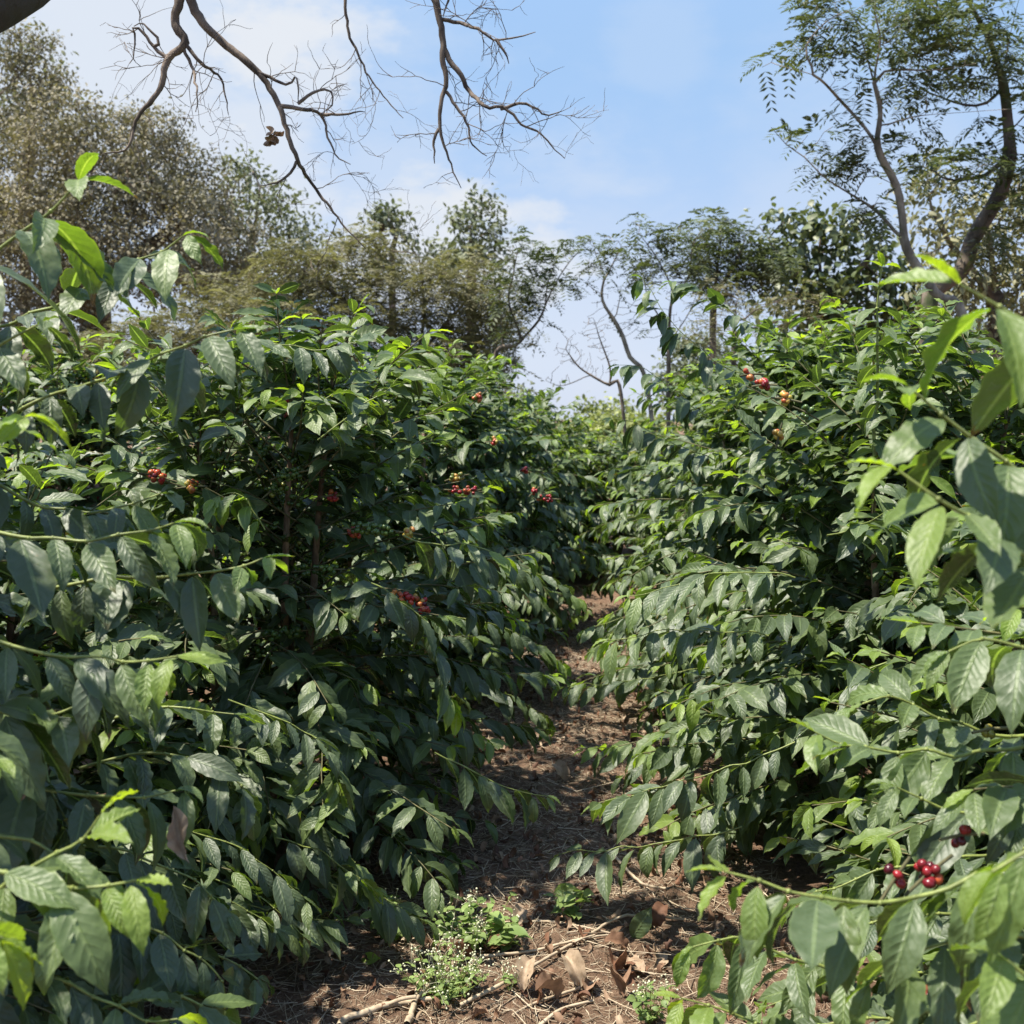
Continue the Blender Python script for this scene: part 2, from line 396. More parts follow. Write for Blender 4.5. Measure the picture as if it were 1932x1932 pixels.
N_LEAF = [0]
def coffee_bush(name_label, x, y, H, R, side, lod, seed, n_stems=4, group=None, low=.28, berry=.35, density=1., tops=1., mature=0.):
    rng = np.random.default_rng(seed)
    root = empty('coffee_bush', (x, y, 0), name_label, 'coffee bush', group)
    leaves, young = [], []
    br = MB(); fr = MB()
    ages = []
    for k in range(n_stems):
        az = 2 * pi * k / n_stems + rng.uniform(-.5, .5)
        lean = rng.uniform(.10, .24) * R
        b = np.array([x + cos(az) * .07, y + sin(az) * .07, -.03])
        h = H * rng.uniform(.86, 1.0) if k else H
        top = b + np.array([cos(az) * lean, sin(az) * lean, h])
        sp = resample([b, b * .6 + top * .4 + np.array([cos(az), sin(az), 0]) * .04, b * .3 + top * .7 + rng.normal(0, .02, 3), top], .08)
        mb = MB(); mb.add(*tube(sp, np.linspace(.024, .006, len(sp)), 8)); mb.build('stem', M_STEM, root)
        a0 = rng.uniform(0, 2 * pi); hh = low
        while hh < h - .02:
            u = (hh - low) / max(h - low, .1)
            p0 = np.array([np.interp(hh, sp[:, 2], sp[:, i]) for i in range(3)])
            for s in (0, pi):
                if rng.random() > density: continue
                a = a0 + s + rng.normal(0, .25)
                ln = R * (.98 * (1 - u) ** .42 + .10) * rng.uniform(.72, 1.12)
                el = radians(8 + 52 * u ** 1.6) + rng.normal(0, .12)
                dr = (.62 - .25 * u) * rng.uniform(.5, 1.3) * (.9 if hh > .5 else .45)
                hd = np.array([cos(a), sin(a), 0])
                step = .052 * rng.uniform(.9, 1.2); nn = max(3, int(ln / step))
                pts, tg = [p0], []
                e = el; p = p0.copy()
                for i in range(nn):
                    t = hd * cos(e) + UP * sin(e)
                    q = p + t * step
                    if q[2] < .06 or not allowed(q, side): break
                    p = q; e -= dr * step * 1.6 + rng.normal(0, .03); hd = nrm(hd + np.array([*rng.normal(0, .035, 2), 0]))
                    pts.append(p); tg.append(t)
                if len(pts) < 3: continue
                pts = np.array(pts)
                m = len(tg); trimmed = m < nn - 1
                br.add(*tube(pts, np.linspace(.0042, .0017, len(pts)), 4), a=0)
                first = max(1, int(m * (rng.uniform(.22, .42) * (1 - u)))) if m > 5 else 1
                flush = rng.random() < .42
                for i in range(m):
                    k2 = m - 1 - i
                    if i >= first:
                        if k2 == 0: ag, L = (rng.uniform(.6, 1.) if flush else rng.uniform(.2, .5)), .085
                        elif k2 == 1: ag, L = (rng.uniform(.3, .8) if flush else .2), .115
                        else: ag, L = rng.uniform(.0, .24) + .08 * u, .14
                        leaf_pair(leaves, pts[i + 1], tg[i], rng, L, ag, .08 + .34 * rng.random() + .16 * (1 - u))
                        if k2 == 0 and rng.random() < .7:
                            d = nrm(tg[i] + rng.normal(0, .25, 3)); leaves.append([*pts[i + 1], *d, *UP, .06, rng.uniform(.6, 1)])
                    elif rng.random() < berry and lod < 3:
                        c = cluster_points(pts[i + 1], tg[i], rng, rng.integers(4, 12))
                        base = rng.choice([.05, .1, .15, .3, .7], p=[.35, .25, .2, .12, .08])
                        v, f, uv, V = balls(c, rng.uniform(.0062, .0085, len(c)), rng, 5, 7)
                        fr.add(v, f, uv, np.repeat(np.clip(base + rng.normal(0, .08, len(c)), 0, 1), V), np.repeat(rng.random(len(c)), V))
            a0 += pi / 2 + rng.normal(0, .2); hh += rng.uniform(.055, .085)
        for i in range(3):     # leading shoot
            a = a0 + i * pi / 2
            for s in (0, pi):
                d = np.array([cos(a + s), sin(a + s), .35 + .25 * i]); leaves.append([*(top - UP * .05 * (2 - i)), *nrm(d), *(UP + nrm(d) * .2), .12 - .025 * i, min(1, .3 + .25 * i + rng.normal(0, .1))])
    lv = MB(); build_leaves(lv, leaves, lod, rng)
    N_LEAF[0] += len(leaves)
    lv.build('foliage', M_LEAF, root); br.build('branches', M_BRANCH, root)
    if fr.v: fr.build('green_berries', M_FRUIT, root)['kind'] = 'stuff'
    return root

def side_branch(parent, pts, L, seed, lod=0, tip=.8, old=.1, r=.0042, spacing=None, down=.8, tipn=2, label=None, ripe=None, upright=False, skip=.05):
    """a long leafy branch traced where it hangs, a part of its bush, with its own leaves"""
    rng = np.random.default_rng(seed)
    pts = resample(PL(pts), spacing or L * .37)
    pts = pts + np.vstack([np.zeros(3), rng.normal(0, .004, (len(pts) - 1, 3))])
    fine = resample(pts, .02)
    mb = MB(); mb.add(*tube(fine, np.linspace(r, r * .4, len(fine)), 7))
    for p in pts[1:-1]:
        v, f, uv, V = balls(p[None], r * 1.05, rng, 4, 6, 1.); mb.add(v, f, uv)
    b = mb.build('side_branch', M_TWIG, parent)
    if label: b['label'] = label
    T = nrm(np.gradient(pts, axis=0)); n = len(pts); recs = []
    cam = np.array([0, 0, CAM_Z])
    for i in range(1, n):
        k = n - 1 - i
        ag = [tip, tip * .75, tip * .35][k] if k < min(3, tipn + 1) else old + rng.uniform(-.06, .12)
        ll = L * ([.62, .86, 1.][k] if k < 3 else 1.)
        if upright:
            a = i * pi / 2 + .4; up = np.array([cos(a), sin(a), .1])
            for s in (-1, 1):
                d = nrm(up * s + T[i] * (.5 * (k < 2) - .3 * (k > 2)) + rng.normal(0, .1, 3)); recs.append([*pts[i], *d, *(T[i] + d * .1), ll * rng.uniform(.85, 1.1), ag])
        else:
            leaf_pair(recs, pts[i] + T[i] * rng.normal(0, L * .06), T[i], rng, ll * rng.choice([1., 1., 1.12, .8]), ag, down * .85, facing=nrm(cam - pts[i]) , skip=skip)
    d = nrm(T[-1] + rng.normal(0, .15, 3)); recs.append([*pts[-1], *d, *UP, L * .45, min(1, tip + .1)])
    lv = MB(); build_leaves(lv, recs, lod, rng, cull=False)
    lo = lv.build('leaves', M_LEAF, b)
    return b, fine

def cherries(parent, px, py, Y, n, ripe, seed, length=.05, tilt=0., r=.0078, label=None, g=.13):
    """one fruit cluster on its bit of branch"""
    rng = np.random.default_rng(seed); c = P(px, py, Y)
    T = nrm(np.array([cos(tilt), .15, sin(tilt)]))
    mb = MB(); all_, rr = [], []
    knots = max(1, int(length / .03))
    for i in range(knots):
        q = c + T * (i - (knots - 1) / 2) * .032
        all_.append(cluster_points(q, T, rng, max(2, n // knots), .0145)); rr.append(np.clip(rng.normal(ripe + (i - knots / 2) * .04, .10, max(2, n // knots)), 0, 1))
    C = np.vstack(all_); A = np.concatenate(rr)
    v, f, uv, V = balls(C, rng.uniform(.88, 1.12, len(C)) * r, rng, 7, 10)
    mb.add(v, f, uv, np.repeat(A, V), np.repeat(rng.random(len(C)), V))
    o = mb.build('cherry_cluster', M_FRUIT, parent)
    if label: o['label'] = label
    tw = MB(); tw.add(*tube(resample([c - T * (.02 + length * .6) - UP * .006, c, c + T * (.02 + length * .6)], .02), .003, 6))
    tw.build('fruiting_twig', M_BRANCH, o)
    return o

# ------------------------------------------------------------------ trees
def colonize(start_nodes, start_par, attr, D, kill, infl, rng, iters=160, bias=(0, 0, .1), jitter=.12):
    nodes = [np.array(p, float) for p in start_nodes]; par = list(start_par)
    A = np.array(attr); N = np.array(nodes)
    d2 = ((A[:, None] - N[None]) ** 2).sum(2); near = d2.argmin(1); dist = np.sqrt(d2.min(1)); bias = np.array(bias)
    alive = dist > kill
    for it in range(iters):
        act = alive & (dist < (infl if it > 12 else infl * 3))
        if not act.any(): break
        idx = np.unique(near[act]); new = []
        for i in idx:
            v = nrm(A[act & (near == i)] - nodes[i]).sum(0)
            v = nrm(nrm(v) + bias + rng.normal(0, jitter, 3)); new.append((nodes[i] + v * D, i))
        s = len(nodes)
        for p, i in new: nodes.append(p); par.append(i)
        Nn = np.array([p for p, _ in new]); dd = np.sqrt(((A[:, None] - Nn[None]) ** 2).sum(2))
        m = dd.min(1); better = m < dist - 1e-6
        near[better] = s + dd.argmin(1)[better]; dist = np.minimum(dist, m)
        alive &= dist > kill
        if len(nodes) > 6000: break
    return np.array(nodes), np.array(par)

def blob_points(blobs, n, rng, shell=.45):
    vol = np.array([b[1][0] * b[1][1] * b[1][2] for b in blobs]) ** .8; cnt = np.maximum(4, (n * vol / vol.sum()).astype(int)); out = []
    for (c, r), k in zip(blobs, cnt):
        q = nrm(rng.normal(size=(k, 3))) * (rng.uniform(shell ** 3, 1, (k, 1)) ** (1 / 3)); out.append(np.array(c) + q * np.array(r))
    return np.vstack(out)

def PB(px, py, Y, rx, ry, rz=None):
    s = Y / F
    return (P(px, py, Y), (rx * s, (rz or (rx + ry) / 2) * s, ry * s))

def frond_batch(mb, B, D, rng, L, npin=7, pw=.22, pl=.32, droop=.5, age=None):
    """feathery twice-divided leaves: each a rachis with pairs of narrow pinnae"""
    n = len(B); D = nrm(D); S = nrm(np.cross(D, UP) + rng.normal(0, .1, (n, 3))); N = np.cross(S, D)
    L = np.broadcast_to(L, n); age = rng.random(n) if age is None else age; rd = rng.random(n)
    Bs, Ds, Ns, Ls, As, Rs = [], [], [], [], [], []
    for i in range(npin):
        t = (i + 1.2) / (npin + .5)
        c = B + D * (L * t)[:, None] - UP * (L * droop * t * t)[:, None]
        for s in (-1, 1):
            d = nrm(S * s + D * .45 - UP * .25 * t + rng.normal(0, .12, (n, 3)))
            Bs.append(c); Ds.append(d); Ns.append(N + rng.normal(0, .15, (n, 3))); Ls.append(L * pl * (1.15 - .5 * abs(t - .45))); As.append(age); Rs.append(rd)
    c = B + D * (L)[:, None] * .9 - UP * (L * droop * .85)[:, None]
    B2, D2, N2, L2 = np.vstack(Bs), np.vstack(Ds), np.vstack(Ns), np.concatenate(Ls)
    v, f, uv, V = leaf_batch(B2, D2, N2, L2, L2 * pw, 2, 1, rng, curl=.3, fold=0, wave=0, p=.35, q=.35)
    mb.add(v, f, uv, np.repeat(np.concatenate(As), V), np.repeat(np.concatenate(Rs), V))

def chains(par, n):
    ch = [[] for _ in range(n)]
    for i, p in enumerate(par):
        if p >= 0: ch[p].append(i)
    return ch

def tree(name, label, group, trunks, blobs, n_attr, seed, mat_leaf, mat_bark, kind='broad', D=.25, kill=None, infl=None, per_tip=14, size=.1, spread=.25, r0=.006, rmax=None,
         bias=(0, 0, .1), shell=.45, thin=2.2, tip_r=2.4, cat='tree', crown_age=None, jitter=.12, ratio=.5, frond=None, expo=2.3, sides=6, leaf_from=-9.):
    """trunks: list of polylines (world points), the first from the ground up, later ones start on an earlier one"""
    rng = np.random.default_rng(seed)
    nodes, par = [], []
    for j, tr in enumerate(trunks):
        q = resample(tr, D)
        if j == 0: nodes += list(q); par += [-1] + list(range(len(q) - 1))
        else:
            N = np.array(nodes); k = int(((N - q[0]) ** 2).sum(1).argmin()); s = len(nodes)
            for i, p in enumerate(q[1:]): nodes.append(p); par.append(k if i == 0 else s + i - 1)
    n_tr = len(nodes)
    att = blob_points(blobs, n_attr, rng, shell)
    N, par = colonize(nodes, par, att, D, kill or D * 1.3, infl or D * 9, rng, bias=bias, jitter=jitter)
    ch = chains(par, len(N)); rad = np.zeros(len(N))
    for i in range(len(N) - 1, -1, -1):
        # children always come after parents
        rad[i] = r0 if not ch[i] else sum(rad[c] ** expo for c in ch[i]) ** (1 / expo)
    if rmax: 
        m = rad[0]; rad = r0 + (rad - r0) * (rmax - r0) / max(m - r0, 1e-6) if m > rmax else rad * 1.0
        if m < rmax:
            w = np.clip((rad - r0) / max(m - r0, 1e-6), 0, 1); rad = r0 + (rmax - r0) * w ** 1.5
    base = N[0]; root = empty(name, base, label, cat, group)
    big = MB(); small = MB(); done = set(); stack = [(0, None)]
    while stack:
        i, pp = stack.pop(); line = [pp] if pp is not None else []
        j = i
        while True:
            line.append(j)
            if not ch[j]: break
            c = sorted(ch[j], key=lambda q: -rad[q])
            for q in c[1:]: stack.append((q, j))
            j = c[0]
        pts = N[line]; rr = rad[line].copy()
        if pp is not None: rr[0] = min(rr[0], rr[1] * 1.15)
        if len(pts) < 2: continue
        tgt = big if (rr[0] > .5 * rad[0] or pp is None) else small
        tgt.add(*tube(pts, rr, sides if rr[0] > r0 * 4 else 4))
    big.build('trunk', mat_bark, root)
    if small.v: small.build('limbs', mat_bark, root)
    # crown
    tips = np.array([i for i in range(n_tr if kind != 'bare' else 0, len(N)) if rad[i] < r0 * tip_r and (N[i][2] + rng.normal(0, .1) > leaf_from or rng.random() < .06)])
    if kind != 'bare' and len(tips):
        dirs = nrm(N[tips] - N[par[tips]])
        mb = MB()
        k = rng.poisson(per_tip, len(tips)); B = np.repeat(N[tips], k, 0); Dd = np.repeat(dirs, k, 0); n = len(B)
        clump = np.repeat(rng.random(len(tips)), k)
        B = B + rng.normal(0, spread, (n, 3)) * np.array([1, 1, .7])
        if kind == 'broad':
            d = nrm(rng.normal(0, 1, (n, 3)) + Dd * .5 + np.array([0, 0, -.3])); nn = rng.normal(0, .33, (n, 3)) + UP * .7 + nrm(B - np.repeat(N[tips], k, 0) + UP * .05) * .5
            L = size * rng.uniform(.65, 1.3, n)
            v, f, uv, V = leaf_batch(B, d, nn, L, L * ratio, 3, 2, rng, curl=.5, fold=.2, wave=0)
            mb.add(v, f, uv, np.repeat(np.clip(clump * .7 + rng.random(n) * .3, 0, 1), V), np.repeat(rng.random(n), V))
        else:
            d = nrm(rng.normal(0, .8, (n, 3)) * np.array([1, 1, .45]) + Dd * .6)
            kw = frond or {}
            frond_batch(mb, B, d, rng, size * rng.uniform(.7, 1.25, n), age=np.clip(clump * .6 + rng.random(n) * .4, 0, 1), **kw)
        mb.build('crown', mat_leaf, root)
    print(label[:30], 'nodes', len(N), 'tips', len(tips))
    return root, N, par, rad

# ================================================================== THE PLACE
# ------------------------------------------------------------------ fruit and bare stems that show: gaps first
CLUSTERS = [  # picture x, y, distance, count, ripeness (0 green .. 1 dark red), length, tilt, label, bush key
    (298, 899, 3.55, 13, .74, .07, -.3, 'red ripe cherries on a twig', 'L1'),
    (362, 918, 3.55, 9, .56, .05, 0, 'orange half ripe cherries', 'L1'),
    (545, 895, 3.70, 24, .12, .08, .2, 'green unripe cherries beside the bare stem', 'L1'),
    (520, 920, 3.80, 14, .2, .06, .6, 'green unripe cherries under the bare stem', 'L1'),
    (495, 850, 3.80, 20, .06, .08, 1.2, 'dark green cherries around the bare stem', 'L1'),
    (625, 935, 3.80, 8, .73, .03, 0, 'small red cherry cluster', 'L1'),
    (700, 998, 3.60, 26, .18, .12, -.1, 'green and yellow cherries along a twig', 'L1'),
    (772, 1005, 3.55, 12, .45, .04, -.2, 'yellow and orange cherries at the twig end', 'L1'),
    (668, 1004, 3.65, 10, .80, .03, 0, 'dark red cherries in shade', 'L1'),
    (770, 1130, 3.65, 18, .68, .12, -.25, 'red and green cherries on a brown twig', 'L1'),
    (800, 1145, 3.60, 9, .74, .03, 0, 'red cherries low on the bush', 'L1'),
    (600, 1075, 3.80, 18, .16, .12, 0, 'green cherries on the lower stem', 'L1'),
    (530, 1195, 3.65, 26, .12, .13, .1, 'green cherries low beside the stem', 'L1'),
    (500, 1230, 3.70, 16, .1, .08, 0, 'dark green cherries near the stem foot', 'L1'),
    (430, 870, 3.70, 14, .06, .1, 0, 'dark green cherries in shade', 'L1'),
    (903, 750, 4.95, 14, .62, .05, .7, 'orange red cherries at the bush top', 'L2'),
    (875, 925, 4.85, 16, .75, .12, -.1, 'bright red cherries along a twig', 'L2'),
    (862, 900, 4.9, 12, .5, .06, .2, 'yellow and red cherries', 'L2'),
    (932, 832, 5.2, 8, .62, .04, 0, 'pink red cherries', 'L2'),
    (990, 888, 6.0, 9, .78, .04, .5, 'deep red cherries', 'L3'),
    (1030, 940, 6.0, 14, .77, .09, -.1, 'deep red cherries along a twig', 'L3'),
    (1008, 927, 6.1, 9, .85, .04, .7, 'dark red cherries', 'L3'),
    (1442, 726, 3.35, 11, .80, .035, 0, 'round bunch of crimson cherries', 'R1'),
    (1418, 706, 3.38, 4, .74, .03, 0, 'few red cherries above the crimson bunch', 'R1'),
    (1484, 753, 3.35, 9, .5, .05, -.2, 'orange and yellow cherries on a brown twig', 'R1'),
    (1470, 820, 3.4, 6, .6, .03, 1.3, 'few small pink cherries', 'R1'),
    (1520, 778, 3.40, 8, .15, .05, -.5, 'green cherries on a brown twig', 'R1'),
    (1162, 1222, 5.6, 12, .3, .05, 0, 'yellow green cherries above the path', 'R2'),
    (1752, 1648, 1.62, 8, .93, .045, .6, 'dark red cherries on the near bush', 'R0'),
    (1690, 1655, 1.62, 3, .92, .03, .9, 'pair of red cherries', 'R0'),
    (1815, 1575, 1.7, 3, .9, .03, 0, 'dark purple red cherries', 'R0'),
    (1745, 1880, 1.75, 3, .9, .03, 0, 'single dark red cherries under the leaves', 'R0'),
    (1870, 1375, 2.0, 2, .42, .03, 0, 'yellow cherry on a thin twig', 'R0'),
]
for c in CLUSTERS:
    if c[8] != 'R0': gap(P(c[0], c[1], c[2]), .045 + c[5] * .4, .8)
for (px, py, d) in ((508, 820, 3.95), (512, 900, 3.95), (520, 960, 3.95), (588, 930, 4.05), (590, 1030, 4.05), (590, 1090, 4.05)):
    gap(P(px, py, d), .085, 1.1)

# ------------------------------------------------------------------ coffee bushes
LEFT, RIGHT = 'coffee bushes left of the path', 'coffee bushes right of the path'
B = {}
B['L0'] = coffee_bush('nearest coffee bush at the left edge with long leafy branches reaching in', -1.62, 2.0, 1.95, .98, -1, 0, 11, 4, LEFT, low=.15)
B['L1'] = coffee_bush('coffee bush with bare brown stems and green berries showing through its leaves', -.97, 4.05, 1.76, 1.14, -1, 1, 12, 5, LEFT, low=.14, berry=.55)
B['L2'] = coffee_bush('second coffee bush left of the path with red cherries near its top', -.72, 6.0, 1.78, .98, -1, 1, 13, 5, LEFT, low=.2)
B['L3'] = coffee_bush('third coffee bush left of the path, dark red cherries on its path side', -.40, 8.0, 1.76, 1.1, -1, 2, 14, 5, LEFT)
B['L4'] = coffee_bush('fourth coffee bush left of the path where the rows close in', -.05, 10.2, 1.6, 1.1, -1, 2, 15, 5, LEFT)
B['L5'] = coffee_bush('farthest coffee bush left of the path below the open sky', .35, 12.8, 1.35, 1.2, -1, 2, 16, 5, LEFT)
B['L6'] = coffee_bush('low coffee bush between the nearest left bush and the bare stemmed one', -1.5, 2.95, 1.36, .74, -1, 1, 17, 4, LEFT, low=.1)
B['R6'] = coffee_bush('low coffee bush between the nearest right bush and the tall one behind it', 1.5, 2.8, 1.22, .78, 1, 1, 19, 4, RIGHT, low=.1)
B['M'] = coffee_bush('low coffee bush closing the gap at the end of the path', .95, 11.0, 1.18, 1.1, 1, 2, 18, 5)
B['R0'] = coffee_bush('nearest coffee bush at the right edge with large pale leaves and dark cherries', 1.72, 1.95, 2.05, .95, 1, 0, 21, 4, RIGHT, low=.15)
B['R1'] = coffee_bush('tall coffee bush right of the path with a crimson cherry bunch and upright tip', 1.48, 3.95, 1.83, 1.05, 1, 1, 22, 5, RIGHT, low=.14)
B['R2'] = coffee_bush('coffee bush right of the path with a lone arching shoot against the sky', 1.60, 5.75, 1.94, 1.2, 1, 1, 23, 5, RIGHT, low=.2)
B['R3'] = coffee_bush('third coffee bush right of the path behind the arching shoot', 1.78, 7.7, 1.8, 1.25, 1, 2, 24, 5, RIGHT)
B['R4'] = coffee_bush('fourth coffee bush right of the path in front of the pale trees', 2.05, 9.9, 1.72, 1.1, 1, 2, 25, 5, RIGHT)
B['R5'] = coffee_bush('farthest coffee bush right of the path', 2.4, 12.6, 1.35, 1.2, 1, 2, 26, 5, RIGHT)
for i, (x, y, H, lab) in enumerate([(-3.15, 4.9, 1.8, 'coffee bush of the second row behind the bare stems, far left'), (-2.9, 7.0, 1.85, 'coffee bush of the second row left, below the olive trees'),
                                    (-2.5, 9.2, 1.85, 'coffee bush of the second row left, before the dark thin trunks'), (-2.2, 11.6, 1.85, 'most distant coffee bush of the second row on the left')]):
    coffee_bush(lab, x, y, H, 1.15, -1, 2, 31 + i, 5, 'coffee bushes of the second row on the left')
for i, (x, y, H, lab) in enumerate([(3.35, 5.1, 1.75, 'coffee bush of the second row right, at the slim trunk foot'), (3.6, 7.3, 1.8, 'coffee bush of the second row right, under the broadleaf tree')]):
    coffee_bush(lab, x, y, H, 1.15, 1, 2, 41 + i, 5, 'coffee bushes of the second row on the right')

for (px, py, d, n, rp, ln, tl, lab, key) in CLUSTERS:
    cherries(B[key], px, py, d, int(n * 1.4) + 1, rp, int(px * 7 + py), ln, tl, .0085 if key != 'R0' else .0075, lab)

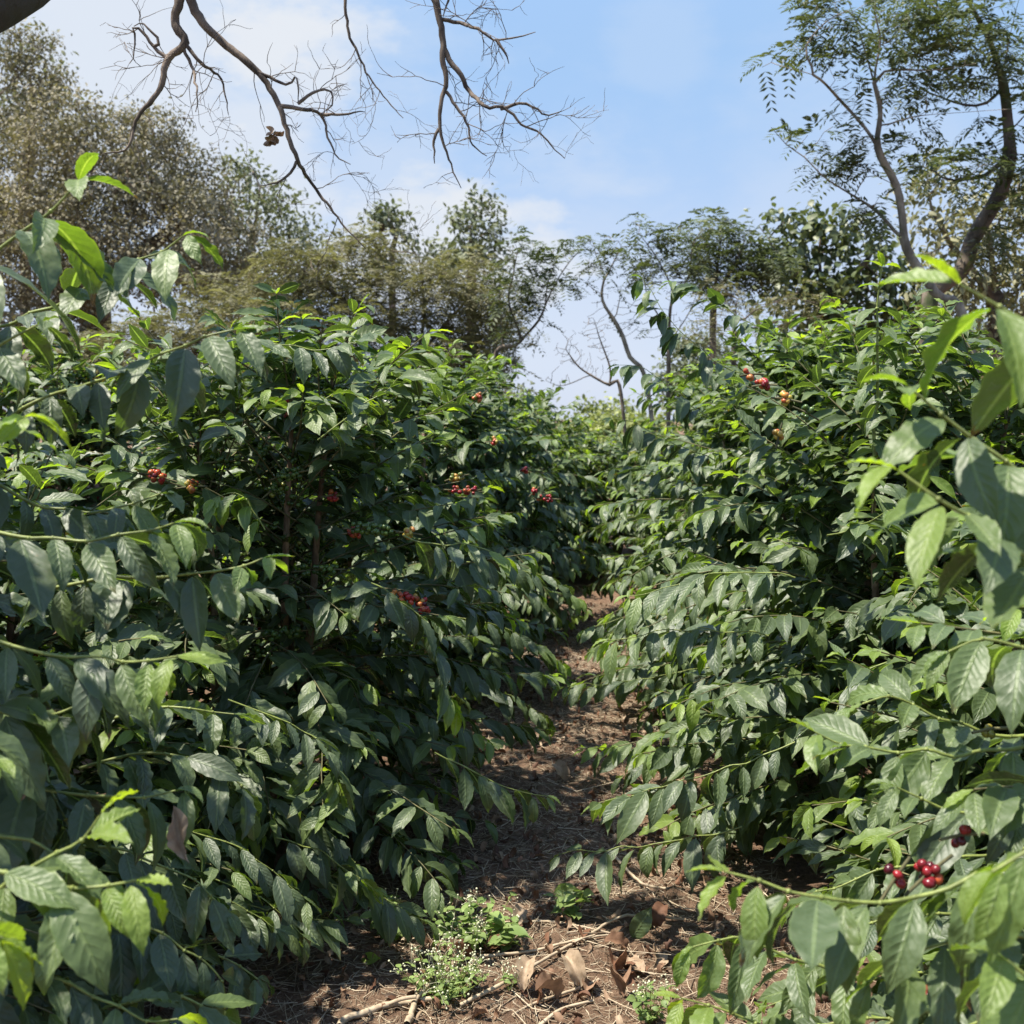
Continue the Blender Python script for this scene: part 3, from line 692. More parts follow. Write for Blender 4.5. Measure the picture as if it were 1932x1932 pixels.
# long branches, each where it hangs in the photograph
L0, R0, L1, R1, R2 = B['L0'], B['R0'], B['L1'], B['R1'], B['R2']
SB = [
    (L0, [(-60, 640, 2.2), (60, 590), (200, 528, 2.15), (300, 472, 2.1), (338, 450)], .125, .55, .1, 1.0),
    (L0, [(-80, 540, 1.95), (40, 435), (105, 385), (150, 345, 1.95)], .185, .5, .10, .9),
    (L0, [(-80, 830, 2.1), (90, 750), (230, 700, 2.05), (370, 644, 2.0), (440, 615)], .135, .35, .08, 1.0),
    (L0, [(-80, 815, 1.6), (-10, 795), (48, 782, 1.6)], .135, .95, .7, .8),
    (L0, [(-60, 985, 1.9), (60, 1015), (147, 1018, 1.9), (230, 1010), (330, 985)], .145, .5, .06, .9),
    (L0, [(60, 1120, 2.0), (170, 1098), (265, 1088), (380, 1080), (464, 1061), (500, 1048)], .13, .75, .06, .9),
    (L0, [(-90, 1200, 1.8), (67, 1224), (180, 1245), (300, 1243, 1.75), (330, 1232)], .13, .9, .06, .95),
    (L0, [(-30, 1230, 2.0), (40, 1330), (80, 1430), (123, 1542, 1.9), (140, 1580)], .13, .35, .05, .5),
    (L0, [(-60, 1640, 1.4), (80, 1660), (190, 1676), (262, 1660)], .135, 1.0, .45, .9),
    (L0, [(-60, 1730, 1.45), (33, 1653), (110, 1605), (193, 1546)], .105, 1.0, .4, .7),
    (L0, [(-20, 1800, 1.75), (110, 1856), (233, 1905), (330, 1925)], .13, .95, .08, .6),
    (L0, [(-110, 1740, 1.3), (-30, 1750), (8, 1780)], .14, 1.0, .8, 1.),
    (L0, [(-60, 1440, 1.9), (60, 1480), (190, 1500), (290, 1498), (330, 1490)], .14, .3, .06, .8),
    (L0, [(-40, 1560, 1.7), (70, 1590), (160, 1640)], .14, .3, .08, .8),
    (L0, [(-50, 900, 2.2), (90, 955), (190, 968), (300, 930)], .125, .3, .04, .8),
    (L0, [(-60, 700, 1.9), (20, 640), (60, 615)], .15, .3, .1, 1.),
    (L0, [(-60, 1330, 1.8), (60, 1350), (150, 1330)], .14, .3, .05, 1.),
    (L0, [(60, 1740, 2.1), (180, 1730), (300, 1760), (400, 1830), (430, 1900)], .135, .4, .06, .5),
    (L0, [(40, 1600, 2.2), (200, 1600), (320, 1640), (430, 1720)], .135, .3, .05, .5),
    (L0, [(120, 1950, 2.0), (260, 1880), (380, 1890), (470, 1940)], .135, .8, .08, .4),
    (L0, [(100, 1820, 2.3), (260, 1790), (380, 1790), (480, 1850)], .13, .2, .04, .5),
    (L0, [(150, 1450, 2.4), (300, 1420), (420, 1450), (470, 1520)], .13, .2, .04, .6),
    (L0, [(200, 1360, 2.5), (330, 1330), (440, 1350)], .13, .3, .06, .6),
    (L0, [(150, 1640, 2.6), (300, 1660), (430, 1700), (520, 1760)], .13, .2, .03, .5),
    (L1, [(420, 1700, 3.0), (520, 1720), (640, 1740)], .12, .2, .03, .4),
    (L0, [(250, 1540, 2.75), (380, 1570), (480, 1620), (570, 1690)], .13, .3, .05, .6),
    (L0, [(280, 1640, 2.7), (400, 1660), (500, 1700), (570, 1760)], .13, .2, .04, .6),
    (L1, [(440, 1480, 3.1), (560, 1530), (640, 1590), (690, 1650)], .13, .7, .05, .6),
    (L1, [(560, 1620, 3.1), (650, 1660), (740, 1700), (800, 1740)], .125, .3, .05, .5),
    (R0, [(1950, 1700, 2.2), (1800, 1720), (1650, 1740), (1530, 1800)], .135, .3, .06, .6),
    (R0, [(1960, 1820, 2.3), (1780, 1830), (1600, 1850), (1450, 1900)], .135, .5, .08, .6),
    (R0, [(1900, 1960, 2.1), (1750, 1930), (1620, 1920), (1500, 1950)], .135, .3, .06, .5),
    (R0, [(1940, 1600, 2.3), (1800, 1620), (1640, 1650), (1500, 1700)], .13, .3, .05, .6),
    (R0, [(1980, 1880, 1.7), (1850, 1930), (1730, 1960)], .14, .4, .1, .6),
    (R0, [(2010, 960, 1.4), (1932, 891), (1860, 838), (1798, 787), (1721, 734)], .14, .6, .2, .9),
    (R0, [(2010, 1120, 1.32), (1915, 1031), (1822, 984), (1728, 911), (1690, 900)], .145, .8, .22, .9),
    (R0, [(2020, 700, 1.25), (1940, 620), (1870, 565), (1815, 540)], .145, .85, .3, .85),
    (R0, [(1960, 1610, 1.45), (1835, 1658), (1740, 1688), (1655, 1702), (1578, 1700), (1480, 1678), (1372, 1648)], .125, .85, .30, .95),
    (R0, [(1960, 1400, 1.9), (1870, 1420), (1780, 1415), (1705, 1413), (1635, 1408), (1535, 1376)], .13, .7, .25, .6),
    (R0, [(1960, 1385, 2.05), (1828, 1371), (1755, 1348), (1675, 1308), (1635, 1325)], .13, .6, .15, .6),
    (R0, [(2060, 1545, 1.15), (1970, 1590), (1905, 1622), (1868, 1650)], .15, .7, .5, .8),
    (R0, [(1800, 2040, 1.95), (1620, 1990), (1440, 1935), (1330, 1895), (1290, 1885)], .13, .95, .3, .7),
    (R0, [(1640, 1850, 2.0), (1480, 1800), (1390, 1775), (1305, 1790)], .13, .6, .25, .8),
    (R0, [(2000, 1780, 1.5), (1880, 1760), (1760, 1790), (1650, 1830)], .14, .4, .12, .8),
    (R0, [(2000, 1900, 1.6), (1850, 1880), (1750, 1900), (1640, 1960)], .14, .4, .1, .8),
    (R0, [(2000, 1230, 1.7), (1880, 1210), (1790, 1225)], .14, .4, .1, .8),
    (R0, [(1990, 1520, 1.8), (1850, 1530), (1750, 1510), (1690, 1490)], .13, .3, .06, .7),
    (R0, [(1990, 1880, 1.25), (1930, 1830), (1900, 1800)], .13, .6, .4, .8),
    (R2, [(1420, 720, 4.7), (1330, 665), (1262, 600), (1225, 545), (1212, 525)], .14, .35, .08, .9),
    (R2, [(1480, 640, 4.6), (1400, 600), (1310, 545), (1270, 535)], .12, .3, .08, .5),
    (R2, [(1340, 790, 4.75), (1270, 735), (1215, 695), (1168, 690)], .14, .5, .08, .8),
    (R2, [(1350, 870, 4.75), (1260, 830), (1200, 800), (1160, 790)], .13, .5, .06, .8),
    (R2, [(1360, 950, 4.75), (1270, 900), (1190, 880), (1140, 890)], .13, .5, .06, .8),
    (R2, [(1420, 1240, 5.0), (1300, 1265), (1180, 1285), (1050, 1295)], .13, .6, .06, .8),
    (R2, [(1380, 1180, 5.1), (1280, 1160), (1180, 1165), (1100, 1190)], .13, .5, .06, .7),
    (B['L2'], [(820, 1260, 5.0), (900, 1290), (980, 1320), (1040, 1365)], .13, .5, .06, .6),
    (B['L2'], [(800, 1160, 5.0), (900, 1170), (980, 1200), (1060, 1250)], .13, .6, .06, .7),
    (B['L2'], [(880, 1060, 5.1), (960, 1070), (1030, 1090), (1090, 1130)], .12, .7, .06, .7),
    (R1, [(1560, 1010, 3.1), (1600, 1000), (1690, 960, 2.9)], .12, .6, .1, .7),
    (R1, [(1700, 1240, 3.0), (1600, 1290), (1560, 1400)], .13, .25, .02, .3),
    (R1, [(1500, 1400, 3.15), (1400, 1440), (1300, 1470), (1180, 1500), (1130, 1515)], .14, .4, .08, .8),
    (R1, [(1400, 1560, 3.3), (1300, 1580), (1180, 1600), (1060, 1610)], .13, .1, .02, .9),
    (R1, [(1450, 1200, 3.2), (1350, 1190), (1250, 1190), (1150, 1210)], .13, .7, .08, .8),
    (R1, [(1500, 1090, 3.2), (1420, 1080), (1330, 1090), (1190, 1130)], .13, .8, .08, .8),
    (L1, [(600, 830, 3.3), (680, 770), (740, 720), (830, 690)], .12, .7, .15, .7),
    (L1, [(560, 800, 3.4), (640, 740), (700, 760)], .12, .95, .4, .8),
    (L1, [(440, 640, 3.2), (520, 650), (620, 660), (700, 630)], .12, .3, .08, .5),
    (L1, [(820, 1420, 3.3), (880, 1450), (960, 1490), (1030, 1500)], .13, .35, .08, .8),
    (L1, [(430, 1320, 3.0), (560, 1370), (620, 1420), (640, 1500)], .12, .6, .06, .5),
    (L1, [(700, 1100, 3.3), (800, 1170), (830, 1270), (860, 1340)], .12, .9, .06, .6),
    (L1, [(520, 1580, 3.0), (580, 1600), (650, 1640), (700, 1680)], .125, .8, .06, .7),
    (L1, [(500, 1000, 3.4), (450, 930), (400, 940)], .11, .95, .5, .8),
    (L1, [(760, 1010, 3.3), (840, 1030), (900, 1030), (950, 1050)], .13, .8, .1, .8),
]
for i, (par, pts, L, tip, old, dn) in enumerate(SB):
    side_branch(par, pts, L, 900 + i, 0 if pts[0][2] < 2.6 else 1, tip, old, down=dn, r=(.0040 if pts[0][2] < 2.6 else .0026))
b, _ = side_branch(R1, [(1650, 860, 3.55), (1656, 700), (1660, 580), (1663, 505)], .125, 777, 1, .9, .2, r=.006, upright=True, spacing=.06, label='upright leading shoot with yellow green tip')

# withered leaf hanging on the near left bush
rng = np.random.default_rng(3)
mb = MB(); p = P(327, 1520, 1.85)
v, f, uv, V = leaf_batch(p[None], np.array([[.12, -.05, -1.]]), np.array([[.5, -.6, .1]]), np.array([.105]), np.array([.034]), 18, 8, rng, curl=-.8, fold=2.4, wave=.2)
mb.add(v, f, uv, .5, .84)
o = mb.build('withered_leaf', M_DEAD, L0); o['label'] = 'tan withered curled leaf hanging down'

# ------------------------------------------------------------------ ground
def axis(lo, hi, step, far, n):
    core = np.arange(lo, hi + step / 2, step); g = np.geomspace(step, far, n)
    return np.r_[lo - g[::-1], core, hi + g]
gx, gy = axis(-2.2, 2.4, .03, 220, 46), axis(1.8, 9.5, .035, 240, 46)
X, Y = np.meshgrid(gx, gy)
rg = np.random.default_rng(8)
Z = ground_z(X, Y) + rg.normal(0, .004, X.shape) * (np.hypot(X, Y) < 12)
v = np.stack([X, Y, Z], -1).reshape(-1, 3); ny, nx = X.shape
i, j = np.meshgrid(np.arange(ny - 1), np.arange(nx - 1), indexing='ij'); q = (i * nx + j).ravel()
mb = MB(); mb.add(v, np.stack([q, q + 1, q + nx + 1, q + nx], 1)); tag(mb.build('ground', M_SOIL), kind='structure')

# ------------------------------------------------------------------ litter on the path
def on_path(n, rng, y0=2.2, y1=9.0, wide=.55, near=1.6):
    y = y0 + (y1 - y0) * rng.random(n) ** near
    l, r = np.interp(y, CY, CL) - wide, np.interp(y, CY, CR) + wide
    x = l + (r - l) * rng.random(n); return np.stack([x, y, ground_z(x, y)], 1)
rg = np.random.default_rng(51)
mb = MB(); n = 26000
A = on_path(n, rg); a = rg.uniform(0, 2 * pi, n) ; ln = rg.gamma(2.2, .032, n)
Bp = A + np.stack([np.cos(a), np.sin(a), rg.normal(0.02, .12, n)], 1) * ln[:, None]
A[:, 2] += rg.uniform(.001, .012, n); Bp[:, 2] = np.maximum(Bp[:, 2], ground_z(Bp[:, 0], Bp[:, 1]) + .003)
v, f, V = straws(A, Bp, rg.uniform(.0006, .0021, n), rg, .10); mb.add(v, f, None, 0, np.repeat(rg.random(n), V))
tag(mb.build('straw_litter', M_STRAW), 'mulch of dry grass and thin twigs spread over the path', 'mulch', kind='stuff')

def dead_leaves(mb, C, rng, size, curl=(1.2, 1.0), lift=.3):
    n = len(C); a = rng.uniform(0, 2 * pi, n); d = np.stack([np.cos(a), np.sin(a), np.abs(rng.normal(0, lift, n))], 1)
    nn = rng.normal(0, .45, (n, 3)) + UP * np.where(rng.random(n) < .5, 1, -1)[:, None]
    L = size * rng.uniform(.7, 1.3, n)
    v, f, uv, V = leaf_batch(C, d, nn, L, L * rng.uniform(.3, .5, n), 8, 4, rng, curl=rng.normal(*curl, n), fold=rng.uniform(-.3, 1.3, n), wave=rng.uniform(.05, .22, n), waves=3.3)
    v2 = v.copy(); g = ground_z(v2[:, 0], v2[:, 1]) + .002
    lo = (v2[:, 2] - g).reshape(n, V).min(1); v2[:, 2] += np.repeat(np.maximum(0, -lo), V)
    mb.add(v2, f, uv, 0, np.repeat(rng.random(n), V))
mb = MB(); C = on_path(2000, rg, near=1.35); C[:, 2] += .003; dead_leaves(mb, C, rg, .045, (2.0, 1.4), .25)
tag(mb.build('leaf_litter', M_DEAD), 'brown crumbled leaf litter lying over the path', 'leaf litter', kind='stuff')

def on_ground(px, py):
    d = P(px, py, 1.) - np.array([0, 0, CAM_Z]); t = CAM_Z / -d[2]; p = np.array([0, 0, CAM_Z]) + d * t
    t = (CAM_Z - ground_z(p[0], p[1])) / -d[2]; p = np.array([0, 0, CAM_Z]) + d * t; return p

DRY = [(1157, 1865, .105, .35, 'rust brown curled dry leaf standing on edge near the path bottom'), (1065, 1845, .11, .85, 'pale tan dry leaf curled into an arch on the path'),
       (1180, 1905, .12, .55, 'broad tan dry leaf at the lower right of the path'), (1105, 1890, .09, .6, 'small orange brown dry leaf below the arched leaf'),
       (1100, 1778, .075, .3, 'reddish dry leaf lying flat by the green fallen leaf'), (845, 1830, .10, .3, 'dark rust dry leaf beside the flowering weed'),
       (1232, 1800, .11, .8, 'tan crumpled dry leaf under the right bush'), (1256, 1745, .10, .2, 'dark red dry leaf hanging at the right bush edge'),
       (965, 1800, .09, .35, 'red brown dry leaf pair behind the long stick'), (1000, 1850, .11, .82, 'cream folded dry leaf in the path middle'),
       (1215, 1850, .12, .75, 'large pale dry leaf near the right bush'), (985, 1735, .10, .9, 'grey brown dead leaf lump on the shaded path'),
       (960, 1410, .10, .4, 'reddish dry leaf on the sunny far patch, left side'), (1045, 1470, .11, .8, 'pale dry leaf in the middle of the sunny far patch'),
       (1010, 1905, .10, .55, 'ochre dry leaf beside the weed foot'), (1140, 1800, .09, .45, 'orange brown dry leaf above the sticks')]
for k, (px, py, L, tone, lab) in enumerate(DRY):
    r2 = np.random.default_rng(600 + k); p = on_ground(px, py); a = r2.uniform(0, 2 * pi)
    mb = MB(); d = np.array([[cos(a), sin(a), .25]]); nn = np.array([[r2.normal(0, .5), -.3, 1.]])
    v, f, uv, V = leaf_batch(np.zeros((1, 3)), d, nn, np.array([L]), np.array([L * .5]), 18, 8, r2, curl=r2.uniform(.8, 2.6), fold=r2.uniform(.4, 1.6), wave=.09, waves=3.7)
    v[:, 2] -= v[:, 2].min() - .002; mb.add(v + p, f, uv, 0, tone)
    tag(mb.build('dry_leaf', M_DEAD, origin=p), lab, 'dry leaf', 'large dry leaves on the path')
# fallen leaves still green or yellow
for k, (px, py, L, age, lab) in enumerate([(1193, 1772, .12, .15, 'green fallen coffee leaf tilted up on the path'), (682, 1815, .07, .95, 'yellow fallen leaf on the dark soil at lower left'),
                                            (1045, 1690, .10, .5, 'yellow green fallen leaf on the shaded path')]):
    r2 = np.random.default_rng(700 + k); p = on_ground(px, py); mb = MB()
    v, f, uv, V = leaf_batch(np.zeros((1, 3)), np.array([[.25, -.2, .55 if k == 0 else .15]]), np.array([[.1, -.7, .6]]), np.array([L]), np.array([L * .5]), 14, 6, r2, curl=.6, fold=.2, wave=.05)
    v[:, 2] -= v[:, 2].min() - .004; mb.add(v + p, f, uv, age, .5)
    tag(mb.build('fallen_leaf', M_LEAF, origin=p), lab, 'fallen leaf')
STICKS = [([(640, 1945), (655, 1930), (735, 1903), (800, 1895), (840, 1891)], .011, .008, 'thick curved grey brown stick at the bottom of the path'),
          ([(768, 1948), (782, 1905), (790, 1870), (785, 1858)], .010, .03, 'short upright forked stick leaning on the curved stick'),
          ([(868, 1904), (960, 1860), (1060, 1800), (1110, 1770), (1180, 1740), (1290, 1738)], .006, .02, 'long pale stick crossing the path diagonally'),
          ([(930, 1745), (1040, 1742), (1120, 1757), (1170, 1772)], .005, .012, 'straight pale twig behind the long diagonal stick'),
          ([(1158, 1628), (1210, 1680), (1260, 1715)], .006, .05, 'thin grey twig leaning from the right bush to the path'),
          ([(1035, 1705), (1075, 1745), (1100, 1765)], .004, .02, 'short thin twig on the shaded middle path'),
          ([(905, 1815), (1000, 1800), (1080, 1780), (1150, 1770)], .005, .015, 'straw coloured twig parallel to the long stick'),
          ([(1130, 1855), (1080, 1880), (1010, 1900), (960, 1925)], .005, .015, 'dark twig at the lower right of the path'),
          ([(760, 1790), (775, 1760), (772, 1735)], .007, .03, 'grey bent root stub left of the flowering weed'),
          ([(1010, 1950), (1060, 1912), (1120, 1895)], .006, .015, 'pale broken twig at the bottom edge of the path')]
for k, (pp, r, lift, lab) in enumerate(STICKS):
    q = np.array([on_ground(*p) for p in pp]); r2 = np.random.default_rng(800 + k)
    q[:, 2] += r + np.abs(r2.normal(0, lift * .5, len(q))); q = resample(q, .02); q += r2.normal(0, r * .12, q.shape)
    mb = MB(); mb.add(*tube(q, np.linspace(r, r * .6, len(q)) * (1 + r2.normal(0, .06, len(q))), 7), 0, .55 + .3 * r2.random())
    if k in (0, 1, 2):
        m = len(q) // 2; d = nrm(q[m] - q[m - 2]); s = nrm(np.cross(d, UP)); e = q[m] + d * .07 + s * .04 + UP * .02
        mb.add(*tube(resample([q[m], (q[m] + e) / 2 + UP * .005, e], .015), r * .55, 6), 0, .6)
    o = mb.build('stick', M_STRAW, origin=q[0]); tag(o, lab, 'stick', 'sticks lying on the path')
    
def weed(px, py, H, n, seed, lab, flowers=True, leaf=.028, group=None, spread=.5):
    rng = np.random.default_rng(seed); p = on_ground(px, py); root = empty('weed_plant', p, lab, 'weed', group)
    st, fl, recs = MB(), MB(), []
    for i in range(n):
        a = rng.uniform(0, 2 * pi); h = H * rng.uniform(.5, 1.05); out = H * spread * rng.random() ** .7
        e = p + np.array([cos(a) * out, sin(a) * out, h]); q = resample([p, p * .5 + e * .5 + np.array([cos(a), sin(a), 0]) * out * .15, e], .02)
        st.add(*tube(q, .0011, 4))
        for m in range(2, len(q), 2):
            for s in (0, pi):
                b = a + m + s; d = np.array([cos(b), sin(b), .15 + rng.normal(0, .2)]); recs.append([*q[m], *d, *(UP + rng.normal(0, .25, 3)), leaf * rng.uniform(.6, 1.3), rng.random()])
        if flowers:
            for m in range(rng.integers(2, 6)):
                c = e + rng.normal(0, .014, 3) + UP * .012; fl.add(*tube(np.array([e - UP * .01, (e + c) / 2, c]), .0005, 3))
                v, f, uv, V = balls(c[None], rng.uniform(.0022, .0036), rng, 4, 6, .8); fl.add(v, f, uv)
    R = np.array(recs); lv = MB(); v, f, uv, V = leaf_batch(R[:, :3], R[:, 3:6], R[:, 6:9], R[:, 9], R[:, 9] * .62, 6, 2, rng, curl=.6, fold=.2, wave=.04, p=.6, q=1.)
    lv.add(v, f, uv, np.repeat(R[:, 10], V), np.repeat(rng.random(len(R)), V))
    st.build('stem', M_TWIG, root); lv.build('leaves', M_WEED, root)
    if flowers: fl.build('flower_heads', M_FLOWER, root)
W = 'low weeds on the path'
weed(838, 1880, .12, 46, 1, 'pale green flowering weed in the sun at the path bottom', True, .020, W, 1.1)
weed(885, 1785, .14, 26, 2, 'leafy weed with white heads under the left bush', True, .034, W, 1.1)
weed(740, 1770, .12, 12, 3, 'green weed with few flower heads at the left bush foot', True, .045, W, .6)
weed(1070, 1735, .11, 8, 4, 'small bright green weed on the middle of the path', False, .042, W, .6)
weed(950, 1790, .10, 8, 5, 'dark green seedling beside the fallen sticks', False, .055, W, .7)
weed(1225, 1935, .13, 12, 6, 'weed at the bottom right corner of the path', True, .025, W, .6)
weed(960, 1870, .06, 5, 7, 'tiny weed sprig right of the flowering weed', True, .02, W, .5)

# ------------------------------------------------------------------ trees behind
G = 'trees behind the coffee rows'
def base(px, Y): p = P(px, 780, Y); return np.array([p[0], Y, -.05])
def up(px, Y, pts): return [base(px, Y)] + list(PL(pts))

# large dusty tree, left
d = 22.
tree('dusty_tree', 'large dusty grey brown dense tree filling the upper left', G, [up(190, d, [(180, 600, d), (170, 480)]), [P(175, 560, d), P(70, 470, d), P(10, 400, d)], [P(175, 540, d), P(290, 460, d), P(360, 400, d)]],
     [PB(20, 350, d, 150, 150), PB(150, 330, d - 1.5, 120, 150), PB(260, 330, d - 1, 110, 140), PB(300, 450, d - 2, 140, 120), PB(370, 390, d, 80, 110), PB(100, 480, d - 2, 160, 120), PB(60, 140, d, 60, 90), PB(420, 470, d, 70, 100), PB(-100, 330, d, 110, 200)],
     2600, 61, M_DUSTY, M_BARK, D=.36, kill=.42, per_tip=150, size=.078, spread=.19, r0=.008, rmax=.32, shell=.6, ratio=.55)
d = 27.
tree('dusty_tree', 'tall open crowned tree poking above the big dusty tree', G, [up(40, d, [(50, 400, d), (60, 180)])], [PB(70, 140, d, 55, 95), PB(20, 200, d, 50, 90), PB(110, 210, d, 30, 70)],
     160, 62, M_GREY, M_BARK, D=.4, per_tip=14, size=.17, spread=.24, rmax=.14, shell=.3)
d = 25.
tree('grey_green_tree', 'grey green rounded tree right of the big dusty tree', G, [up(480, d, [(478, 600, d), (474, 460)])], [PB(470, 350, d, 52, 66), PB(500, 440, d - 1, 85, 100), PB(440, 520, d - 1, 100, 90), PB(560, 500, d, 70, 80)],
     520, 63, M_GREY, M_BARK, D=.34, per_tip=46, size=.13, spread=.24, rmax=.2, shell=.5)
# feathery olive trees, middle left
d = 14.
tree('olive_feathery_tree', 'wide olive brown feathery tree with thin dark branches, centre left', G,
     [up(770, d, [(775, 720, d), (785, 680)]), PL([(785, 690, d), (720, 620), (640, 560), (560, 500, d - .6)]), PL([(783, 690, d), (800, 600), (795, 520), (790, 480)]), PL([(785, 680, d), (850, 600), (920, 530, d + .4)]), PL([(720, 620, d), (660, 640), (560, 620, d - .5)])],
     [PB(600, 520, d, 140, 62, 130), PB(760, 560, d, 120, 70, 120), PB(880, 560, d, 95, 80, 110), PB(660, 620, d, 150, 60, 110), PB(850, 660, d, 110, 60, 100), PB(520, 600, d - .5, 120, 60, 100), PB(690, 470, d + .3, 70, 45, 80)],
     1500, 64, M_OLIVE, M_BARK, 'frond', D=.12, kill=.16, per_tip=6, size=.2, spread=.09, r0=.0035, rmax=.075, shell=.3, frond=dict(npin=6, pw=.26, pl=.36), bias=(0, 0, .05))
d = 16.
tree('olive_feathery_tree', 'low olive brown feathery tree behind the near left branches', G, [up(330, d, [(340, 740, d), (345, 700)])],
     [PB(330, 640, d, 130, 60, 120), PB(200, 690, d, 120, 60, 120), PB(440, 650, d, 110, 75, 120), PB(420, 560, d, 70, 40, 80)],
     900, 65, M_OLIVE, M_BARK, 'frond', D=.15, kill=.2, per_tip=9, size=.22, spread=.11, r0=.004, rmax=.07, shell=.25, frond=dict(npin=6, pw=.26, pl=.36))
d = 15.
tree('olive_feathery_tree', 'dense shaded olive thicket tree low behind the left bushes', G, [up(880, d, [(880, 740, d), (880, 720)])],
     [PB(900, 680, d, 70, 70, 90), PB(780, 720, d, 130, 50, 90), PB(600, 715, d, 140, 50, 90), PB(940, 640, d, 45, 60, 60)],
     700, 66, M_OLIVE, M_BARK, 'frond', D=.15, kill=.2, per_tip=10, size=.22, spread=.12, r0=.004, rmax=.06, shell=.2, frond=dict(npin=6, pw=.28, pl=.36))
d = 30.
tree('hazy_tree', 'small hazy green tree far off left of the upright one', G, [up(742, d, [(740, 560, d), (740, 470)])], [PB(738, 440, d, 42, 45), PB(720, 500, d, 45, 40), PB(790, 480, d, 35, 16)], 150, 67, M_GREY, M_BARK, D=.38, per_tip=40, size=.17, spread=.25, rmax=.1, shell=.2)
tree('hazy_tree', 'upright hazy green tree with pointed crown far off in the centre', G, [up(890, d, [(890, 560, d), (888, 430)])], [PB(872, 420, d, 28, 50), PB(920, 420, d, 36, 50), PB(895, 480, d, 62, 60), PB(850, 500, d, 50, 45)],
     300, 68, M_GREY, M_BARK, D=.36, per_tip=45, size=.17, spread=.25, rmax=.14, shell=.2, bias=(0, 0, .5))
# thin feathery trees, centre right
d = 12.
KW = dict(kind='frond', D=.075, kill=.10, per_tip=1.9, size=.18, spread=.04, r0=.0024, rmax=.024, shell=.2, frond=dict(npin=6, pw=.3, pl=.36), bias=(0, 0, .1))
tree('thin_feathery_tree', 'thin leaning feathery tree left of the open sky gap', G,
     [up(925, d, [(930, 695, d), (975, 650), (1023, 594), (1033, 536), (1050, 490)]), PL([(985, 640, d), (960, 570), (968, 520), (975, 480)]), PL([(1020, 598, d), (1045, 540), (1070, 500), (1091, 475)]), PL([(950, 672, d), (945, 610), (950, 560)])],
     [PB(985, 470, d, 35, 26, 40), PB(1030, 480, d, 40, 28, 40), PB(1080, 470, d, 34, 20, 40), PB(1010, 540, d, 55, 40, 50), PB(1055, 530, d, 42, 26, 40), PB(990, 610, d, 50, 40, 40), PB(960, 540, d, 40, 60, 50)], 600, 69, M_FEATHER, M_BARK, **KW)
tree('thin_feathery_tree', 'slender bare stemmed tree with a small feathery top over the sky gap', G,
     [up(1262, d, [(1222, 735, d), (1189, 675), (1175, 635), (1160, 606), (1140, 575), (1135, 552), (1140, 520), (1128, 490)]), PL([(1140, 530, d), (1160, 490), (1172, 465)]), PL([(1160, 606, d), (1168, 570), (1172, 540)]), PL([(1137, 560, d), (1120, 545), (1105, 535)])],
     [PB(1130, 465, d, 36, 22, 40), PB(1160, 475, d, 36, 26, 40), PB(1140, 500, d, 42, 26, 40), PB(1150, 580, d, 50, 50, 40), PB(1180, 600, d, 40, 40, 40)], 330, 70, M_FEATHER, M_SLIM, leaf_from=P(0, 535, d)[2], **KW)
tree('thin_feathery_tree', 'multi stemmed feathery tree with wide airy crown, centre right', G,
     [up(1264, d, [(1262, 645, d), (1268, 560), (1262, 530), (1235, 480), (1205, 440)]), PL([(1266, 570, d), (1300, 520), (1305, 470), (1320, 440)]), PL([(1262, 640, d), (1245, 600), (1222, 560), (1215, 520)]), PL([(1268, 640, d), (1300, 590), (1320, 540)])],
     [PB(1205, 425, d, 22, 20, 30), PB(1240, 450, d, 40, 30, 40), PB(1290, 440, d, 45, 26, 40), PB(1330, 440, d, 32, 26, 40), PB(1250, 490, d, 60, 36, 50), PB(1310, 500, d, 45, 40, 50), PB(1220, 520, d, 40, 30, 40), PB(1270, 590, d, 70, 50, 50), PB(1210, 610, d, 40, 40, 40)], 620, 71, M_FEATHER, M_BARK, leaf_from=P(0, 540, d)[2], **KW)
tree('bare_shrub', 'bare leafless shrub spreading twigs into the low sky gap', G,
     [up(1200, 12.5, [(1172, 745, 12.5), (1150, 726)]), PL([(1148, 727, 12.5), (1110, 705), (1090, 690), (1068, 660)]), PL([(1152, 722, 12.5), (1150, 690), (1132, 640), (1120, 600)]), PL([(1110, 708, 12.5), (1080, 722), (1055, 728), (1030, 718)])],
     [PB(1085, 660, 12.5, 45, 45, 50), PB(1120, 630, 12.5, 40, 35, 50), PB(1050, 715, 12.5, 30, 14, 40), PB(1130, 680, 12.5, 40, 40, 40)], 420, 72, M_FEATHER, M_BARE, 'bare', D=.06, kill=.075, r0=.0022, rmax=.02, bias=(0, 0, .15), shell=.1, cat='shrub')
